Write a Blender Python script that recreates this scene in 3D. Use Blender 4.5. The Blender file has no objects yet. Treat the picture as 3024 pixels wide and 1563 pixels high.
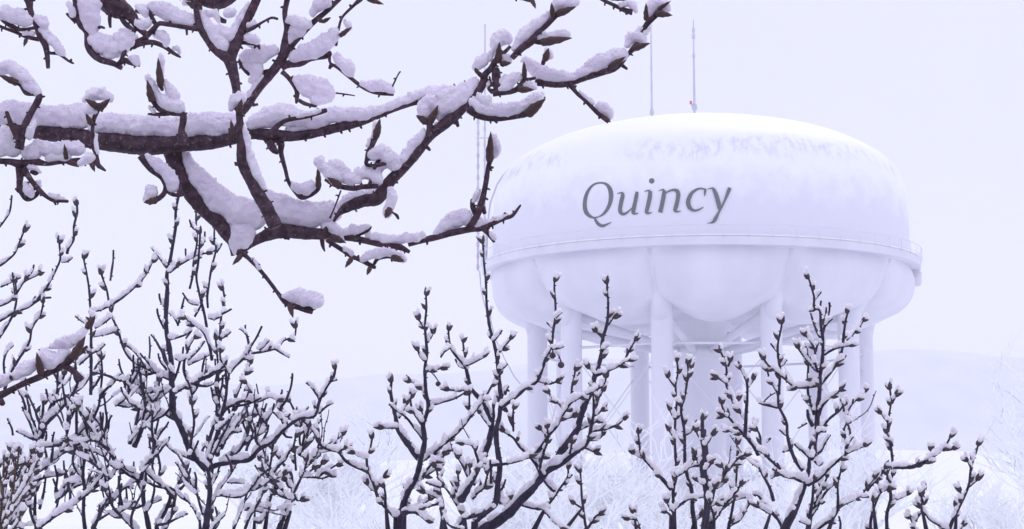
import bpy, bmesh, math, random
import numpy as np
from mathutils import Vector, Matrix, noise
R = math.radians
# ---------------------------------------------------------------- camera, sky, sun, exposure
sc = bpy.context.scene
FPX = 1512.0 / math.tan(R(15.0))          # focal length in photograph pixels (3024 wide, 30 degree view)
PITCH = R(7.2)
CAMZ = 6.0
cam_d = bpy.data.cameras.new('camera')
cam_d.sensor_width = 36.0
cam_d.lens = 18.0 / math.tan(R(15.0))
cam_d.clip_start = 0.05
cam_d.clip_end = 6000.0
cam = bpy.data.objects.new('camera', cam_d)
cam.location = (0, 0, CAMZ)
cam.rotation_euler = (R(90) + PITCH, 0, 0)
sc.collection.objects.link(cam)
sc.camera = cam

w = bpy.data.worlds.new("World"); sc.world = w; w.use_nodes = True
nt = w.node_tree; nt.nodes.clear()
out = nt.nodes.new('ShaderNodeOutputWorld')
bg = nt.nodes.new('ShaderNodeBackground'); bg.inputs['Strength'].default_value = 0.1
sky = nt.nodes.new('ShaderNodeTexSky'); sky.sky_type = 'NISHITA'; sky.sun_disc = False
sky.sun_elevation = R(50); sky.sun_rotation = R(20); sky.dust_density = 4.0; sky.air_density = 1.0
tc = nt.nodes.new('ShaderNodeTexCoord'); sep = nt.nodes.new('ShaderNodeSeparateXYZ')
ramp = nt.nodes.new('ShaderNodeValToRGB')
ramp.color_ramp.elements[0].position = 0.0
ramp.color_ramp.elements[0].color = (.690, .715, 1.04, 1)
ramp.color_ramp.elements[1].position = 1.0
ramp.color_ramp.elements[1].color = (.93, .93, 1.1, 1)
for p, c in ((0.05, (.715, .745, 1.05)), (0.11, (.78, .805, 1.08)), (0.22, (.80, .825, 1.08)), (0.45, (.86, .87, 1.08))):
    e = ramp.color_ramp.elements.new(p); e.color = (*c, 1)
mul = nt.nodes.new('ShaderNodeVectorMath'); mul.operation = 'SCALE'
# overcast layer is brightest overhead, as real snow clouds are
zen = nt.nodes.new('ShaderNodeMapRange'); zen.inputs['From Min'].default_value = 0.25; zen.inputs['From Max'].default_value = 1.0
zen.inputs['To Min'].default_value = 10.0; zen.inputs['To Max'].default_value = 11.0
mix = nt.nodes.new('ShaderNodeMix'); mix.data_type = 'RGBA'; mix.inputs['Factor'].default_value = 0.96
nt.links.new(tc.outputs['Generated'], sep.inputs[0])
nt.links.new(sep.outputs['Z'], ramp.inputs['Fac'])
nt.links.new(sep.outputs['Z'], zen.inputs['Value'])
nt.links.new(ramp.outputs['Color'], mul.inputs[0]); nt.links.new(zen.outputs[0], mul.inputs['Scale'])
nt.links.new(sky.outputs['Color'], mix.inputs['A']); nt.links.new(mul.outputs[0], mix.inputs['B'])
cn = nt.nodes.new('ShaderNodeTexNoise'); cn.inputs['Scale'].default_value = 2.6; cn.inputs['Detail'].default_value = 4
cr = nt.nodes.new('ShaderNodeMapRange'); cr.inputs['From Min'].default_value = .3; cr.inputs['From Max'].default_value = .7
cr.inputs['To Min'].default_value = .955; cr.inputs['To Max'].default_value = 1.03
cm = nt.nodes.new('ShaderNodeVectorMath'); cm.operation = 'SCALE'
nt.links.new(tc.outputs['Generated'], cn.inputs['Vector']); nt.links.new(cn.outputs['Fac'], cr.inputs['Value'])
nt.links.new(mix.outputs['Result'], cm.inputs[0]); nt.links.new(cr.outputs[0], cm.inputs['Scale'])
nt.links.new(cm.outputs[0], bg.inputs['Color']); nt.links.new(bg.outputs[0], out.inputs['Surface'])

sun_d = bpy.data.lights.new('sun', 'SUN'); sun_d.energy = 0.8; sun_d.angle = R(25); sun_d.color = (1, .97, .95)
sun = bpy.data.objects.new('sun', sun_d); sc.collection.objects.link(sun)
sd = Vector((math.sin(R(20)) * math.cos(R(50)), math.cos(R(20)) * math.cos(R(50)), math.sin(R(50))))
sun.rotation_euler = sd.to_track_quat('Z', 'Y').to_euler()
sc.view_settings.view_transform = 'Standard'; sc.view_settings.look = 'None'
sc.view_settings.exposure = 0.0; sc.view_settings.gamma = 1.0
sc.cycles.max_bounces = 6; sc.cycles.diffuse_bounces = 4; sc.cycles.volume_bounces = 2
sc.cycles.use_denoising = True
random.seed(7)
def _hash(ix, iy, iz):
    n = (ix * 374761393 + iy * 668265263 + iz * 2147483647 + 1274126177) & 0xffffffff
    n = ((n ^ (n >> 13)) * 1274126177) & 0xffffffff
    n = (n ^ (n >> 16)) & 0xffff
    return n / 32767.5 - 1.0
def vnoise(p):
    # smooth value noise on an (N, 3) array
    f = np.floor(p); i = f.astype(np.int64); u = p - f; u = u * u * (3 - 2 * u); o = 0
    for dx in (0, 1):
        for dy in (0, 1):
            for dz in (0, 1):
                wgt = (u[:, 0] if dx else 1 - u[:, 0]) * (u[:, 1] if dy else 1 - u[:, 1]) * (u[:, 2] if dz else 1 - u[:, 2])
                o = o + wgt * _hash(i[:, 0] + dx, i[:, 1] + dy, i[:, 2] + dz)
    return o

# ---------------------------------------------------------------- helpers
COL = sc.collection
def P(x, y, Y):
    """the point of the place seen at photograph pixel (x, y), Y metres away"""
    a = (x - 1512.0) / FPX; b = (781.5 - y) / FPX
    d = Vector((a, math.cos(PITCH) - b * math.sin(PITCH), math.sin(PITCH) + b * math.cos(PITCH)))
    return Vector((0, 0, CAMZ)) + d * (Y / d.y)
def tag(o, label=None, cat=None, group=None, kind=None):
    if label: o['label'] = label
    if cat: o['category'] = cat
    if group: o['group'] = group
    if kind: o['kind'] = kind
    return o
def empty(name, loc, parent=None):
    o = bpy.data.objects.new(name, None); COL.objects.link(o); o.location = loc
    o.empty_display_size = 0.2
    if parent: o.parent = parent
    return o
def link(name, me, mat, parent=None, smooth=True):
    o = bpy.data.objects.new(name, me); COL.objects.link(o)
    if mat is not None and not me.materials: me.materials.append(mat)
    if smooth and len(me.polygons): me.polygons.foreach_set('use_smooth', [True] * len(me.polygons))
    if parent is not None:
        o.parent = parent
        q = parent; off = Vector((0, 0, 0))
        while q is not None:
            off += Vector(q.location); q = q.parent
        o.location = -off
    return o
class MB:
    def __init__(s): s.v = []; s.f = []
    def tube(s, pts, rad, sides=8, cap=True):
        n0 = len(s.v); n = len(pts); up = None
        for i, p in enumerate(pts):
            t = (pts[min(i + 1, n - 1)] - pts[max(i - 1, 0)])
            t = t.normalized() if t.length > 1e-9 else Vector((0, 0, 1))
            if up is None:
                up = Vector((0, 1, 0)) if abs(t.y) < .9 else Vector((1, 0, 0))
            a = t.cross(up)
            a = a.normalized() if a.length > 1e-6 else t.orthogonal().normalized()
            b = t.cross(a).normalized(); up = -b
            for k in range(sides):
                an = 2 * math.pi * k / sides
                s.v.append(p + (a * math.cos(an) + b * math.sin(an)) * rad[i])
        for i in range(n - 1):
            for k in range(sides):
                k2 = (k + 1) % sides
                s.f.append((n0 + i * sides + k, n0 + i * sides + k2, n0 + (i + 1) * sides + k2, n0 + (i + 1) * sides + k))
        if cap:
            s.f.append(tuple(n0 + k for k in range(sides))[::-1])
            s.f.append(tuple(n0 + (n - 1) * sides + k for k in range(sides)))
    def box(s, c, sx, sy, sz, rot=0):
        n0 = len(s.v); m = Matrix.Rotation(rot, 3, 'Z')
        for z in (-1, 1):
            for x, y in ((-1, -1), (1, -1), (1, 1), (-1, 1)):
                s.v.append(Vector(c) + m @ Vector((x * sx / 2, y * sy / 2, z * sz / 2)))
        for f in ((3, 2, 1, 0), (4, 5, 6, 7), (0, 1, 5, 4), (1, 2, 6, 5), (2, 3, 7, 6), (3, 0, 4, 7)):
            s.f.append(tuple(n0 + i for i in f))
    def lathe(s, prof, cx, cy, seg=96):
        n0 = len(s.v)
        for r, z in prof:
            for k in range(seg):
                a = 2 * math.pi * k / seg
                s.v.append(Vector((cx + r * math.cos(a), cy + r * math.sin(a), z)))
        for i in range(len(prof) - 1):
            for k in range(seg):
                k2 = (k + 1) % seg
                s.f.append((n0 + i * seg + k, n0 + i * seg + k2, n0 + (i + 1) * seg + k2, n0 + (i + 1) * seg + k))
    def mesh(s, name):
        me = bpy.data.meshes.new(name); me.from_pydata([tuple(v) for v in s.v], [], s.f); me.update()
        return me
    def build(s, name, mat, parent=None, smooth=True):
        return link(name, s.mesh(name), mat, parent, smooth)
def catmull(pts, step):
    """pts: list of tuples, resampled smoothly; step in the units of the first two coordinates"""
    if len(pts) == 1: return pts
    o = []; n = len(pts)
    for i in range(n - 1):
        p0 = pts[max(i - 1, 0)]; p1 = pts[i]; p2 = pts[i + 1]; p3 = pts[min(i + 2, n - 1)]
        L = math.hypot(p2[0] - p1[0], p2[1] - p1[1]); m = max(1, int(round(L / step)))
        for k in range(m):
            t = k / m
            o.append(tuple(.5 * ((2 * b) + (-a + c) * t + (2 * a - 5 * b + 4 * c - d) * t * t + (-a + 3 * b - 3 * c + d) * t ** 3)
                           for a, b, c, d in zip(p0, p1, p2, p3)))
    o.append(tuple(pts[-1])); return o

# ---------------------------------------------------------------- materials
def newmat(name):
    m = bpy.data.materials.new(name); m.use_nodes = True
    b = m.node_tree.nodes['Principled BSDF']; return m, m.node_tree, b
def noisy(name, c1, c2, scale, rough=.8, bump=0.0, bscale=None, bdist=.002, detail=5, lo=.35, hi=.65):
    m, t, b = newmat(name)
    co = t.nodes.new('ShaderNodeTexCoord'); n = t.nodes.new('ShaderNodeTexNoise')
    n.inputs['Scale'].default_value = scale; n.inputs['Detail'].default_value = detail
    r = t.nodes.new('ShaderNodeValToRGB'); r.color_ramp.elements[0].position = lo; r.color_ramp.elements[1].position = hi
    r.color_ramp.elements[0].color = (*c1, 1); r.color_ramp.elements[1].color = (*c2, 1)
    t.links.new(co.outputs['Object'], n.inputs['Vector']); t.links.new(n.outputs['Fac'], r.inputs['Fac'])
    t.links.new(r.outputs['Color'], b.inputs['Base Color']); b.inputs['Roughness'].default_value = rough
    if bump:
        n2 = t.nodes.new('ShaderNodeTexNoise'); n2.inputs['Scale'].default_value = bscale or scale * 3
        n2.inputs['Detail'].default_value = 6
        bp = t.nodes.new('ShaderNodeBump'); bp.inputs['Strength'].default_value = bump; bp.inputs['Distance'].default_value = bdist
        t.links.new(co.outputs['Object'], n2.inputs['Vector']); t.links.new(n2.outputs['Fac'], bp.inputs['Height'])
        t.links.new(bp.outputs['Normal'], b.inputs['Normal'])
    return m
M_bark = noisy('bark', (.030, .011, .021), (.100, .050, .076), 120, .75, .6, 500, .0012)
def flecks(m, col, scale, lo, hi):
    # pale lenticels and lichen specks that belong to the bark
    t = m.node_tree; N = t.nodes.new; L = t.links.new; b = t.nodes['Principled BSDF']
    src = b.inputs['Base Color'].links[0].from_socket
    co = N('ShaderNodeTexCoord'); n = N('ShaderNodeTexNoise'); n.inputs['Scale'].default_value = scale; n.inputs['Detail'].default_value = 2
    r = N('ShaderNodeMapRange'); r.inputs['From Min'].default_value = lo; r.inputs['From Max'].default_value = hi
    x = N('ShaderNodeMix'); x.data_type = 'RGBA'; x.inputs['B'].default_value = (*col, 1)
    L(co.outputs['Object'], n.inputs['Vector']); L(n.outputs['Fac'], r.inputs['Value']); L(r.outputs[0], x.inputs['Factor'])
    L(src, x.inputs['A']); L(x.outputs['Result'], b.inputs['Base Color'])
flecks(M_bark, (.20, .15, .17), 260, .62, .72)
M_bark2 = noisy('young_bark', (.012, .007, .027), (.044, .027, .068), 60, .7, .4, 300, .001)
M_barkbr = noisy('brown_bark', (.05, .025, .018), (.12, .07, .05), 60, .7, .4, 300, .001)
M_bud = noisy('bud_scales', (.042, .020, .023), (.15, .078, .076), 160, .65, .7, 500, .001)
M_bud2 = noisy('small_bud_scales', (.035, .022, .035), (.10, .07, .085), 120, .7, .4, 400, .001)
M_snow = noisy('snow', (.82, .74, .87), (.90, .83, .94), 40, .9, .18, 500, .0008)
M_snow2 = noisy('twig_snow', (.86, .80, .92), (.92, .87, .95), 60, .9, .15, 300, .0006)
for m_, w_, s_ in ((M_snow, .3, .010), (M_snow2, .7, .012)):
    p_ = m_.node_tree.nodes['Principled BSDF']; p_.inputs['Subsurface Weight'].default_value = w_
    p_.inputs['Subsurface Radius'].default_value = (1, .85, 1.1); p_.inputs['Subsurface Scale'].default_value = s_
# ---------------------------------------------------------------- ground, road, hill
def grid_mesh(name, x0, x1, y0, y1, nx, ny, zf):
    vs = []; fs = []
    for j in range(ny + 1):
        for i in range(nx + 1):
            x = x0 + (x1 - x0) * i / nx; y = y0 + (y1 - y0) * j / ny
            vs.append((x, y, zf(x, y)))
    for j in range(ny):
        for i in range(nx):
            a = j * (nx + 1) + i; fs.append((a, a + 1, a + nx + 2, a + nx + 1))
    me = bpy.data.meshes.new(name); me.from_pydata(vs, [], fs); me.update(); return me
M_gsnow = noisy('ground_snow', (.84, .87, .92), (.91, .93, .96), .15, .9, .3, 1.5, .05)
M_cutter = noisy('bounce_cutter_dark', (.035, .035, .04), (.07, .07, .078), 1.2, .5, .3, 30, .01)  # dark tone for the added sheet that limits bounce light
def gz(x, y):
    # a low snowy rise closes the view behind the tower
    t = min(max((y - 190) / 260, 0), 1); t = t * t * (3 - 2 * t)
    return t * (15.5 + 2.2 * math.sin(x * .009 + 1) + 1.2 * math.sin(x * .023)) * (1 if y > 0 else 0)
ground = link('ground', grid_mesh('ground', -1200, 1200, -300, 1200, 80, 70, gz), M_gsnow)
tag(ground, 'snow covered open ground rising to a low hill', 'ground', kind='structure')
bounce_cutter = link('bounce_cutter', grid_mesh('bounce_cutter', -34, 34, -22, .8, 2, 2, lambda x, y: .004), M_cutter, smooth=False)  # unseen dark sheet, added to keep ground bounce off the near snow
def hz_h(x, y):
    t = min(max((y - 760) / 170, 0), 1); t = t * t * (3 - 2 * t)
    return t * (70 + 9 * math.sin(x * .0042 + .4) + 4 * math.sin(x * .013) + 1.2 * math.sin(x * .07))
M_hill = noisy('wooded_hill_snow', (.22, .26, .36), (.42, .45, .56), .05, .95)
hills = link('hills', grid_mesh('hills', -1150, 1150, 760, 1150, 220, 14, hz_h), M_hill)
tag(hills, 'low snowy wooded ridge fading in the mist', 'hills', kind='structure')
tag(bounce_cutter, 'unseen dark sheet added to cut snow bounce onto the near branches', 'bounce_cutter', kind='structure')

# ---------------------------------------------------------------- water tower
D = 106.0
TX = (2069 - 1512) / FPX * D
def Zp(y, dist):
    return CAMZ + dist * math.tan(PITCH + math.atan((781.5 - y) / FPX))
K = D / FPX
def mat_paint():
    m, t, b = newmat('white_tank_paint')
    geo = t.nodes.new('ShaderNodeNewGeometry'); n = t.nodes.new('ShaderNodeTexNoise')
    mp = t.nodes.new('ShaderNodeMapping'); mp.inputs['Scale'].default_value = (1, 1, .25)
    t.links.new(geo.outputs['Position'], mp.inputs['Vector']); t.links.new(mp.outputs[0], n.inputs['Vector'])
    n.inputs['Scale'].default_value = .5; n.inputs['Detail'].default_value = 6
    r = t.nodes.new('ShaderNodeValToRGB')
    r.color_ramp.elements[0].position = .3; r.color_ramp.elements[1].position = .7
    r.color_ramp.elements[0].color = (.68, .66, .77, 1); r.color_ramp.elements[1].color = (.80, .785, .88, 1)
    t.links.new(n.outputs['Fac'], r.inputs['Fac']); t.links.new(r.outputs['Color'], b.inputs['Base Color'])
    b.inputs['Roughness'].default_value = .55
    return m
def mat_dome():
    # painted shell, snow lying on it where it is flat enough, slid off in streaks along one band
    m, t, b = newmat('snowy_tank_shell')
    L = t.links.new; N = t.nodes.new
    geo = N('ShaderNodeNewGeometry'); sp = N('ShaderNodeSeparateXYZ'); L(geo.outputs['Position'], sp.inputs[0])
    n = N('ShaderNodeTexNoise'); n.inputs['Scale'].default_value = .9; n.inputs['Detail'].default_value = 7; n.inputs['Roughness'].default_value = .65
    L(geo.outputs['Position'], n.inputs['Vector'])
    a = N('ShaderNodeMath'); a.operation = 'MULTIPLY_ADD'; a.inputs[1].default_value = 3.4; a.inputs[2].default_value = -1.7
    L(n.outputs['Fac'], a.inputs[0])
    z = N('ShaderNodeMath'); z.operation = 'ADD'; L(sp.outputs['Z'], z.inputs[0]); L(a.outputs[0], z.inputs[1])
    cov = N('ShaderNodeMapRange'); cov.inputs['From Min'].default_value = Z1 - .3; cov.inputs['From Max'].default_value = Z0 + .3
    L(z.outputs[0], cov.inputs['Value'])
    # bare streaks
    mp = N('ShaderNodeMapping'); mp.inputs['Scale'].default_value = (2.2, 2.2, .42); L(geo.outputs['Position'], mp.inputs['Vector'])
    n2 = N('ShaderNodeTexNoise'); n2.inputs['Scale'].default_value = 1.35; n2.inputs['Detail'].default_value = 9; n2.inputs['Roughness'].default_value = .7
    L(mp.outputs[0], n2.inputs['Vector'])
    st = N('ShaderNodeMapRange'); st.inputs['From Min'].default_value = .44; st.inputs['From Max'].default_value = .66; L(n2.outputs['Fac'], st.inputs['Value'])
    band = N('ShaderNodeMapRange'); zc = ZST
    d = N('ShaderNodeMath'); d.operation = 'SUBTRACT'; L(sp.outputs['Z'], d.inputs[0]); d.inputs[1].default_value = zc
    n4 = N('ShaderNodeTexNoise'); n4.inputs['Scale'].default_value = .35; n4.inputs['Detail'].default_value = 3; L(geo.outputs['Position'], n4.inputs['Vector'])
    d4 = N('ShaderNodeMath'); d4.operation = 'MULTIPLY_ADD'; d4.inputs[1].default_value = 2.2; d4.inputs[2].default_value = -1.1; L(n4.outputs['Fac'], d4.inputs[0])
    d5 = N('ShaderNodeMath'); d5.operation = 'ADD'; L(d.outputs[0], d5.inputs[0]); L(d4.outputs[0], d5.inputs[1])
    ab = N('ShaderNodeMath'); ab.operation = 'ABSOLUTE'; L(d5.outputs[0], ab.inputs[0])
    band.inputs['From Min'].default_value = .75; band.inputs['From Max'].default_value = .2; L(ab.outputs[0], band.inputs['Value'])
    n6 = N('ShaderNodeTexNoise'); n6.inputs['Scale'].default_value = .22; n6.inputs['Detail'].default_value = 2; L(geo.outputs['Position'], n6.inputs['Vector'])
    k6 = N('ShaderNodeMapRange'); k6.inputs['From Min'].default_value = .34; k6.inputs['From Max'].default_value = .50; L(n6.outputs['Fac'], k6.inputs['Value'])
    m0 = N('ShaderNodeMath'); m0.operation = 'MULTIPLY'; L(st.outputs[0], m0.inputs[0]); L(band.outputs[0], m0.inputs[1])
    mm = N('ShaderNodeMath'); mm.operation = 'MULTIPLY'; L(m0.outputs[0], mm.inputs[0]); L(k6.outputs[0], mm.inputs[1])
    inv = N('ShaderNodeMath'); inv.operation = 'SUBTRACT'; inv.inputs[0].default_value = 1; L(mm.outputs[0], inv.inputs[1])
    f = N('ShaderNodeMath'); f.operation = 'MULTIPLY'; L(cov.outputs[0], f.inputs[0]); L(inv.outputs[0], f.inputs[1])
    mx = N('ShaderNodeMix'); mx.data_type = 'RGBA'; mx.inputs['A'].default_value = (.765, .75, .86, 1); mx.inputs['B'].default_value = (.95, .96, .98, 1)
    L(cov.outputs[0], mx.inputs['Factor'])
    m2 = N('ShaderNodeMix'); m2.data_type = 'RGBA'; m2.inputs['B'].default_value = (.655, .635, .785, 1)
    L(mx.outputs['Result'], m2.inputs['A']); L(mm.outputs[0], m2.inputs['Factor']); L(m2.outputs['Result'], b.inputs['Base Color'])
    b.inputs['Roughness'].default_value = .6
    return m
M_paint = mat_paint()
M_letter = noisy('lettering_paint', (.014, .017, .040), (.022, .026, .055), 1.5, .6)
M_mast = noisy('mast_steel', (.50, .48, .62), (.6, .57, .7), 2, .5)
m_, t_, b_ = newmat('beacon_glass'); b_.inputs['Base Color'].default_value = (.7, .1, .1, 1); M_beacon = m_

wt = empty('water_tower', (TX, D, 0))
tag(wt, 'white multi-legged water tower reading Quincy, snow on its dome', 'water tower')
zrim = Zp(809, D); zrail = Zp(757, D)
prof = [(254, 384), (417, 423), (526, 472), (580, 516), (607, 571), (618, 641)]
pr = [(0.02, Zp(367, D)), (2.4, Zp(370, D))] + [(hw * K * .993, Zp(y, D)) for hw, y in prof] + [(11.55, zrim + .3), (11.55, zrim)]
prs = catmull([(a, b) for a, b in pr[:-2]], .25) + [(11.55, Zp(700, D)), (11.55, zrim)]
b = MB(); b.lathe(prs, TX, D, 160); tank = b.build('tank', None, wt)
def rprof(z):
    for (r0, z0), (r1, z1) in zip(prs, prs[1:]):
        if z1 <= z <= z0: return r0 + (r1 - r0) * (z0 - z) / max(z0 - z1, 1e-9)
    return 0.0
def hit(x, y, off):
    o = Vector((0, 0, CAMZ)); d = P(x, y, 1.0) - o
    lo, hi = D - 13, D
    t = lo
    while t < hi:
        p = o + d * t; 
        if math.hypot(p.x - TX, p.y - D) < rprof(p.z): break
        t += .1
    a, c = t - .1, t
    for _ in range(22):
        m = (a + c) / 2; p = o + d * m
        if math.hypot(p.x - TX, p.y - D) < rprof(p.z): c = m
        else: a = m
    n = Vector((p.x - TX, p.y - D, 0)).normalized()
    return p + n * off
ZST = hit(2060, 425, 0).z; Z0 = hit(2069, 490, 0).z; Z1 = hit(2069, 575, 0).z
M_dome = mat_dome(); tank.data.materials.append(M_dome)
# lettering: pen strokes of an italic serif hand, each (x, y, half width) in a close-up's units
LX = lambda x: 1680 + x / 4.954
LY = lambda y: 500 + y / 4.954
strokes = """375,700,12 400,760,20 440,808,24 495,830,22 560,808,14 625,775,4
705,362,4 750,348,10 790,345,14
788,345,20 788,400,29 768,480,30 752,570,28 756,625,28 792,658,22 842,643,16 900,595,10 935,555,6
1000,332,22 988,400,28 968,500,28 950,580,30 945,636,26 975,653,14 1020,645,5
1105,330,4 1150,315,10 1190,318,16
1192,322,26 1187,400,30 1167,500,30 1147,580,28 1141,630,27 1170,647,14 1220,632,5
1310,322,4 1360,303,10 1395,305,18
1397,310,26 1387,400,30 1370,490,30 1352,570,30 1337,634,32
1412,358,7 1470,322,14 1530,307,18 1580,318,27 1601,360,30 1595,430,30 1577,520,30 1557,598,28 1582,624,14 1640,612,5
1995,300,12 1930,285,13 1870,300,17 1800,350,24 1757,430,30 1746,500,32 1771,568,29 1832,608,18 1900,595,13 1968,558,6
2003,288,8 1992,330,18 1985,395,5
2025,295,4 2080,282,11 2112,282,14
2108,280,18 2146,360,30 2176,460,32 2200,560,29 2207,610,16
2352,275,26 2331,330,26 2290,430,18 2232,560,14 2182,650,18 2142,730,27 2110,772,20 2062,790,9 2015,798,3"""
b = MB(); kk = 0
def ribbon(rows):
    global kk
    kk += 1; off = .02 + .004 * kk
    n0 = len(b.v); n = len(rows)
    for i, (x, y, h) in enumerate(rows):
        x0, y0, _ = rows[max(i - 1, 0)]; x1, y1, _ = rows[min(i + 1, n - 1)]
        tx, ty = x1 - x0, y1 - y0; l = math.hypot(tx, ty) or 1
        nx, ny = -ty / l, tx / l
        for s in (-1, 1): b.v.append(hit(LX(x + nx * h * s), LY(y + ny * h * s), off))
    for i in range(n - 1): b.f.append((n0 + 2 * i, n0 + 2 * i + 1, n0 + 2 * i + 3, n0 + 2 * i + 2))
for ln in strokes.split('\n'):
    ribbon(catmull([tuple(map(float, q.split(','))) for q in ln.split()], 9))
ou = [(203,520),(222,400),(278,285),(360,212),(460,187),(560,205),(628,275),(652,380),(628,510),(560,630),(460,700),(340,722),(248,672),(212,600),(203,520)]
inn = [(262,520),(272,420),(308,320),(370,240),(460,213),(530,232),(572,300),(585,400),(572,500),(520,610),(450,680),(370,697),(305,650),(272,590),(262,520)]
ring = catmull([(a[0], a[1], c[0], c[1]) for a, c in zip(ou, inn)], 14)
n0 = len(b.v)
for a in ring: b.v += [hit(LX(a[0]), LY(a[1]), .018), hit(LX(a[2]), LY(a[3]), .018)]
for i in range(len(ring) - 1): b.f.append((n0 + 2 * i, n0 + 2 * i + 1, n0 + 2 * i + 3, n0 + 2 * i + 2))
n0 = len(b.v); b.v.append(hit(LX(1213), LY(172), .02))
for k in range(24): b.v.append(hit(LX(1213 + 40 * math.cos(k * math.pi / 12)), LY(172 + 40 * math.sin(k * math.pi / 12)), .02))
for k in range(24): b.f.append((n0, n0 + 1 + k, n0 + 1 + (k + 1) % 24))
b.build('lettering', M_letter, tank, smooth=False)

# balcony girder with snow on its ledge, deck and handrail
b = MB(); b.lathe([(11.5, zrim + .02), (12.12, zrim + .02), (12.12, zrim + .42), (12.05, zrim + .46), (11.5, zrim + .46)], TX, D, 160)
balcony = b.build('balcony', M_paint, wt, smooth=False)
M_gs2 = noisy('ledge_snow', (.88, .88, .93), (.93, .93, .97), 2, .9)
b = MB(); b.lathe([(11.5, zrim + .464), (12.13, zrim + .464), (12.15, zrim + .50), (12.05, zrim + .56), (11.5, zrim + .60)], TX, D, 160)
b.build('snow', M_gs2, balcony)
b = MB()
for zz, rr in ((zrail, .026), (zrail - .42, .018)):
    pts = [Vector((TX + 12.2 * math.cos(a), D + 12.2 * math.sin(a), zz)) for a in np.linspace(0, 2 * math.pi, 161)]
    b.tube(pts, [rr] * len(pts), 5, False)
for k in range(60):
    a = 2 * math.pi * k / 60; x, y = TX + 12.2 * math.cos(a), D + 12.2 * math.sin(a)
    b.tube([Vector((x, y, zrim + .3)), Vector((x, y, zrail))], [.014, .014], 5)
b.build('handrail', M_paint, balcony)

# scalloped bowl: ten gores that bulge between the columns
TH0 = R(-90 - 18)
lobe = [(11.55, zrim + .01), (11.82, zrim - .7), (11.72, zrim - 1.5), (11.38, zrim - 2.08), (10.95, zrim - 2.42), (10.2, zrim - 2.8), (9.4, zrim - 3.15), (8.7, zrim - 3.4), (8.0, zrim - 3.45), (6.5, zrim - 3.3), (4.0, zrim - 3.0), (1.3, zrim - 2.75)]
crea = [(11.55, zrim + .01), (11.28, zrim - .5), (10.85, zrim - 1.15), (10.4, zrim - 1.75), (9.9, zrim - 2.2), (8.8, zrim - 2.4), (7.0, zrim - 2.5), (4.0, zrim - 2.55), (1.3, zrim - 2.7)]
lo_s = catmull(lobe, .35); 
def resamp(c, n):
    c = catmull(c, .05); L = [0]
    for p, q in zip(c, c[1:]): L.append(L[-1] + math.hypot(p[0] - q[0], p[1] - q[1]))
    return [(float(np.interp(t, L, [p[0] for p in c])), float(np.interp(t, L, [p[1] for p in c]))) for t in np.linspace(0, L[-1], n)]
lo_s = resamp(lobe, 40); cr_s = resamp(crea, 40)
b = MB(); SEG = 240
for i in range(40):
    for k in range(SEG):
        th = 2 * math.pi * k / SEG + TH0
        e_ = min(max((i / 39 - .22) / .28, 0), 1); s = abs(math.sin(5 * (th - TH0))) ** (.5 + .75 * e_)
        r = cr_s[i][0] + (lo_s[i][0] - cr_s[i][0]) * s; z = cr_s[i][1] + (lo_s[i][1] - cr_s[i][1]) * s
        b.v.append(Vector((TX + r * math.cos(th), D + r * math.sin(th), z)))
for i in range(39):
    for k in range(SEG):
        k2 = (k + 1) % SEG; b.f.append((i * SEG + k, i * SEG + k2, (i + 1) * SEG + k2, (i + 1) * SEG + k))
b.build('bowl', M_paint, wt)
RC = 9.05
b = MB(); b.lathe([(1.9, zrim - 2.6), (1.5, zrim - 3.3), (1.40, zrim - 4.0), (1.36, zrim - 4.2), (1.36, .0)], TX, D, 48)
b.lathe([(1.36, zrim - 4.25), (1.7, zrim - 4.25), (1.7, zrim - 4.75), (1.36, zrim - 4.75)], TX, D, 48)
b.build('riser', M_paint, wt)
ztop = zrim - 2.6
for k in range(10):
    th = TH0 + 2 * math.pi * k / 10
    c = Vector((TX + RC * math.cos(th), D + RC * math.sin(th), 0)); e = Vector((math.cos(th), math.sin(th), 0))
    b = MB()
    b.lathe([(.56, -.02), (.56, .3), (.56, ztop + .4)], c.x, c.y, 28)
    b.lathe([(.95, 0), (.95, .25), (.58, .3)], c.x, c.y, 28)
    o = b.build('column', M_paint, wt)
    # column head flares outward and thins as it climbs to the girder
    b = MB(); A = Vector((TX, D, 0))
    b.tube([A + e * (RC + .05) + Vector((0, 0, ztop - .9)), A + e * (RC + .3) + Vector((0, 0, ztop + .0)), A + e * (RC + 1.05) + Vector((0, 0, ztop + .85)),
            A + e * (RC + 1.9) + Vector((0, 0, ztop + 1.7)), A + e * (RC + 2.45) + Vector((0, 0, zrim - .02))], [.5, .48, .33, .2, .12], 16)
    b.build('column_head', M_paint, wt)
    b = MB()
    b.tube([c + Vector((0, 0, zrim - 2.9)) - e * .4, Vector((TX, D, zrim - 4.45)) + e * 1.45], [.22, .22], 8)
    b.build('strut', M_paint, wt)
    b = MB()
    th2 = th + 2 * math.pi / 10; c2 = Vector((TX + RC * math.cos(th2), D + RC * math.sin(th2), 0))
    up = Vector((0, 0, 1))
    b.tube([c + up * (zrim - 4.6), c2 + up * (zrim - 4.6)], [.07, .07], 6)
    for za, zb in ((zrim - 4.8, 7.8), (7.8, zrim - 4.8), (7.2, .6), (.6, 7.2)):
        b.tube([c + up * za, c2 + up * zb], [.028, .028], 5)
    b.tube([c + up * 7.5, c2 + up * 7.5], [.06, .06], 6)
    b.build('tie_rod', M_paint, wt)
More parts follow.
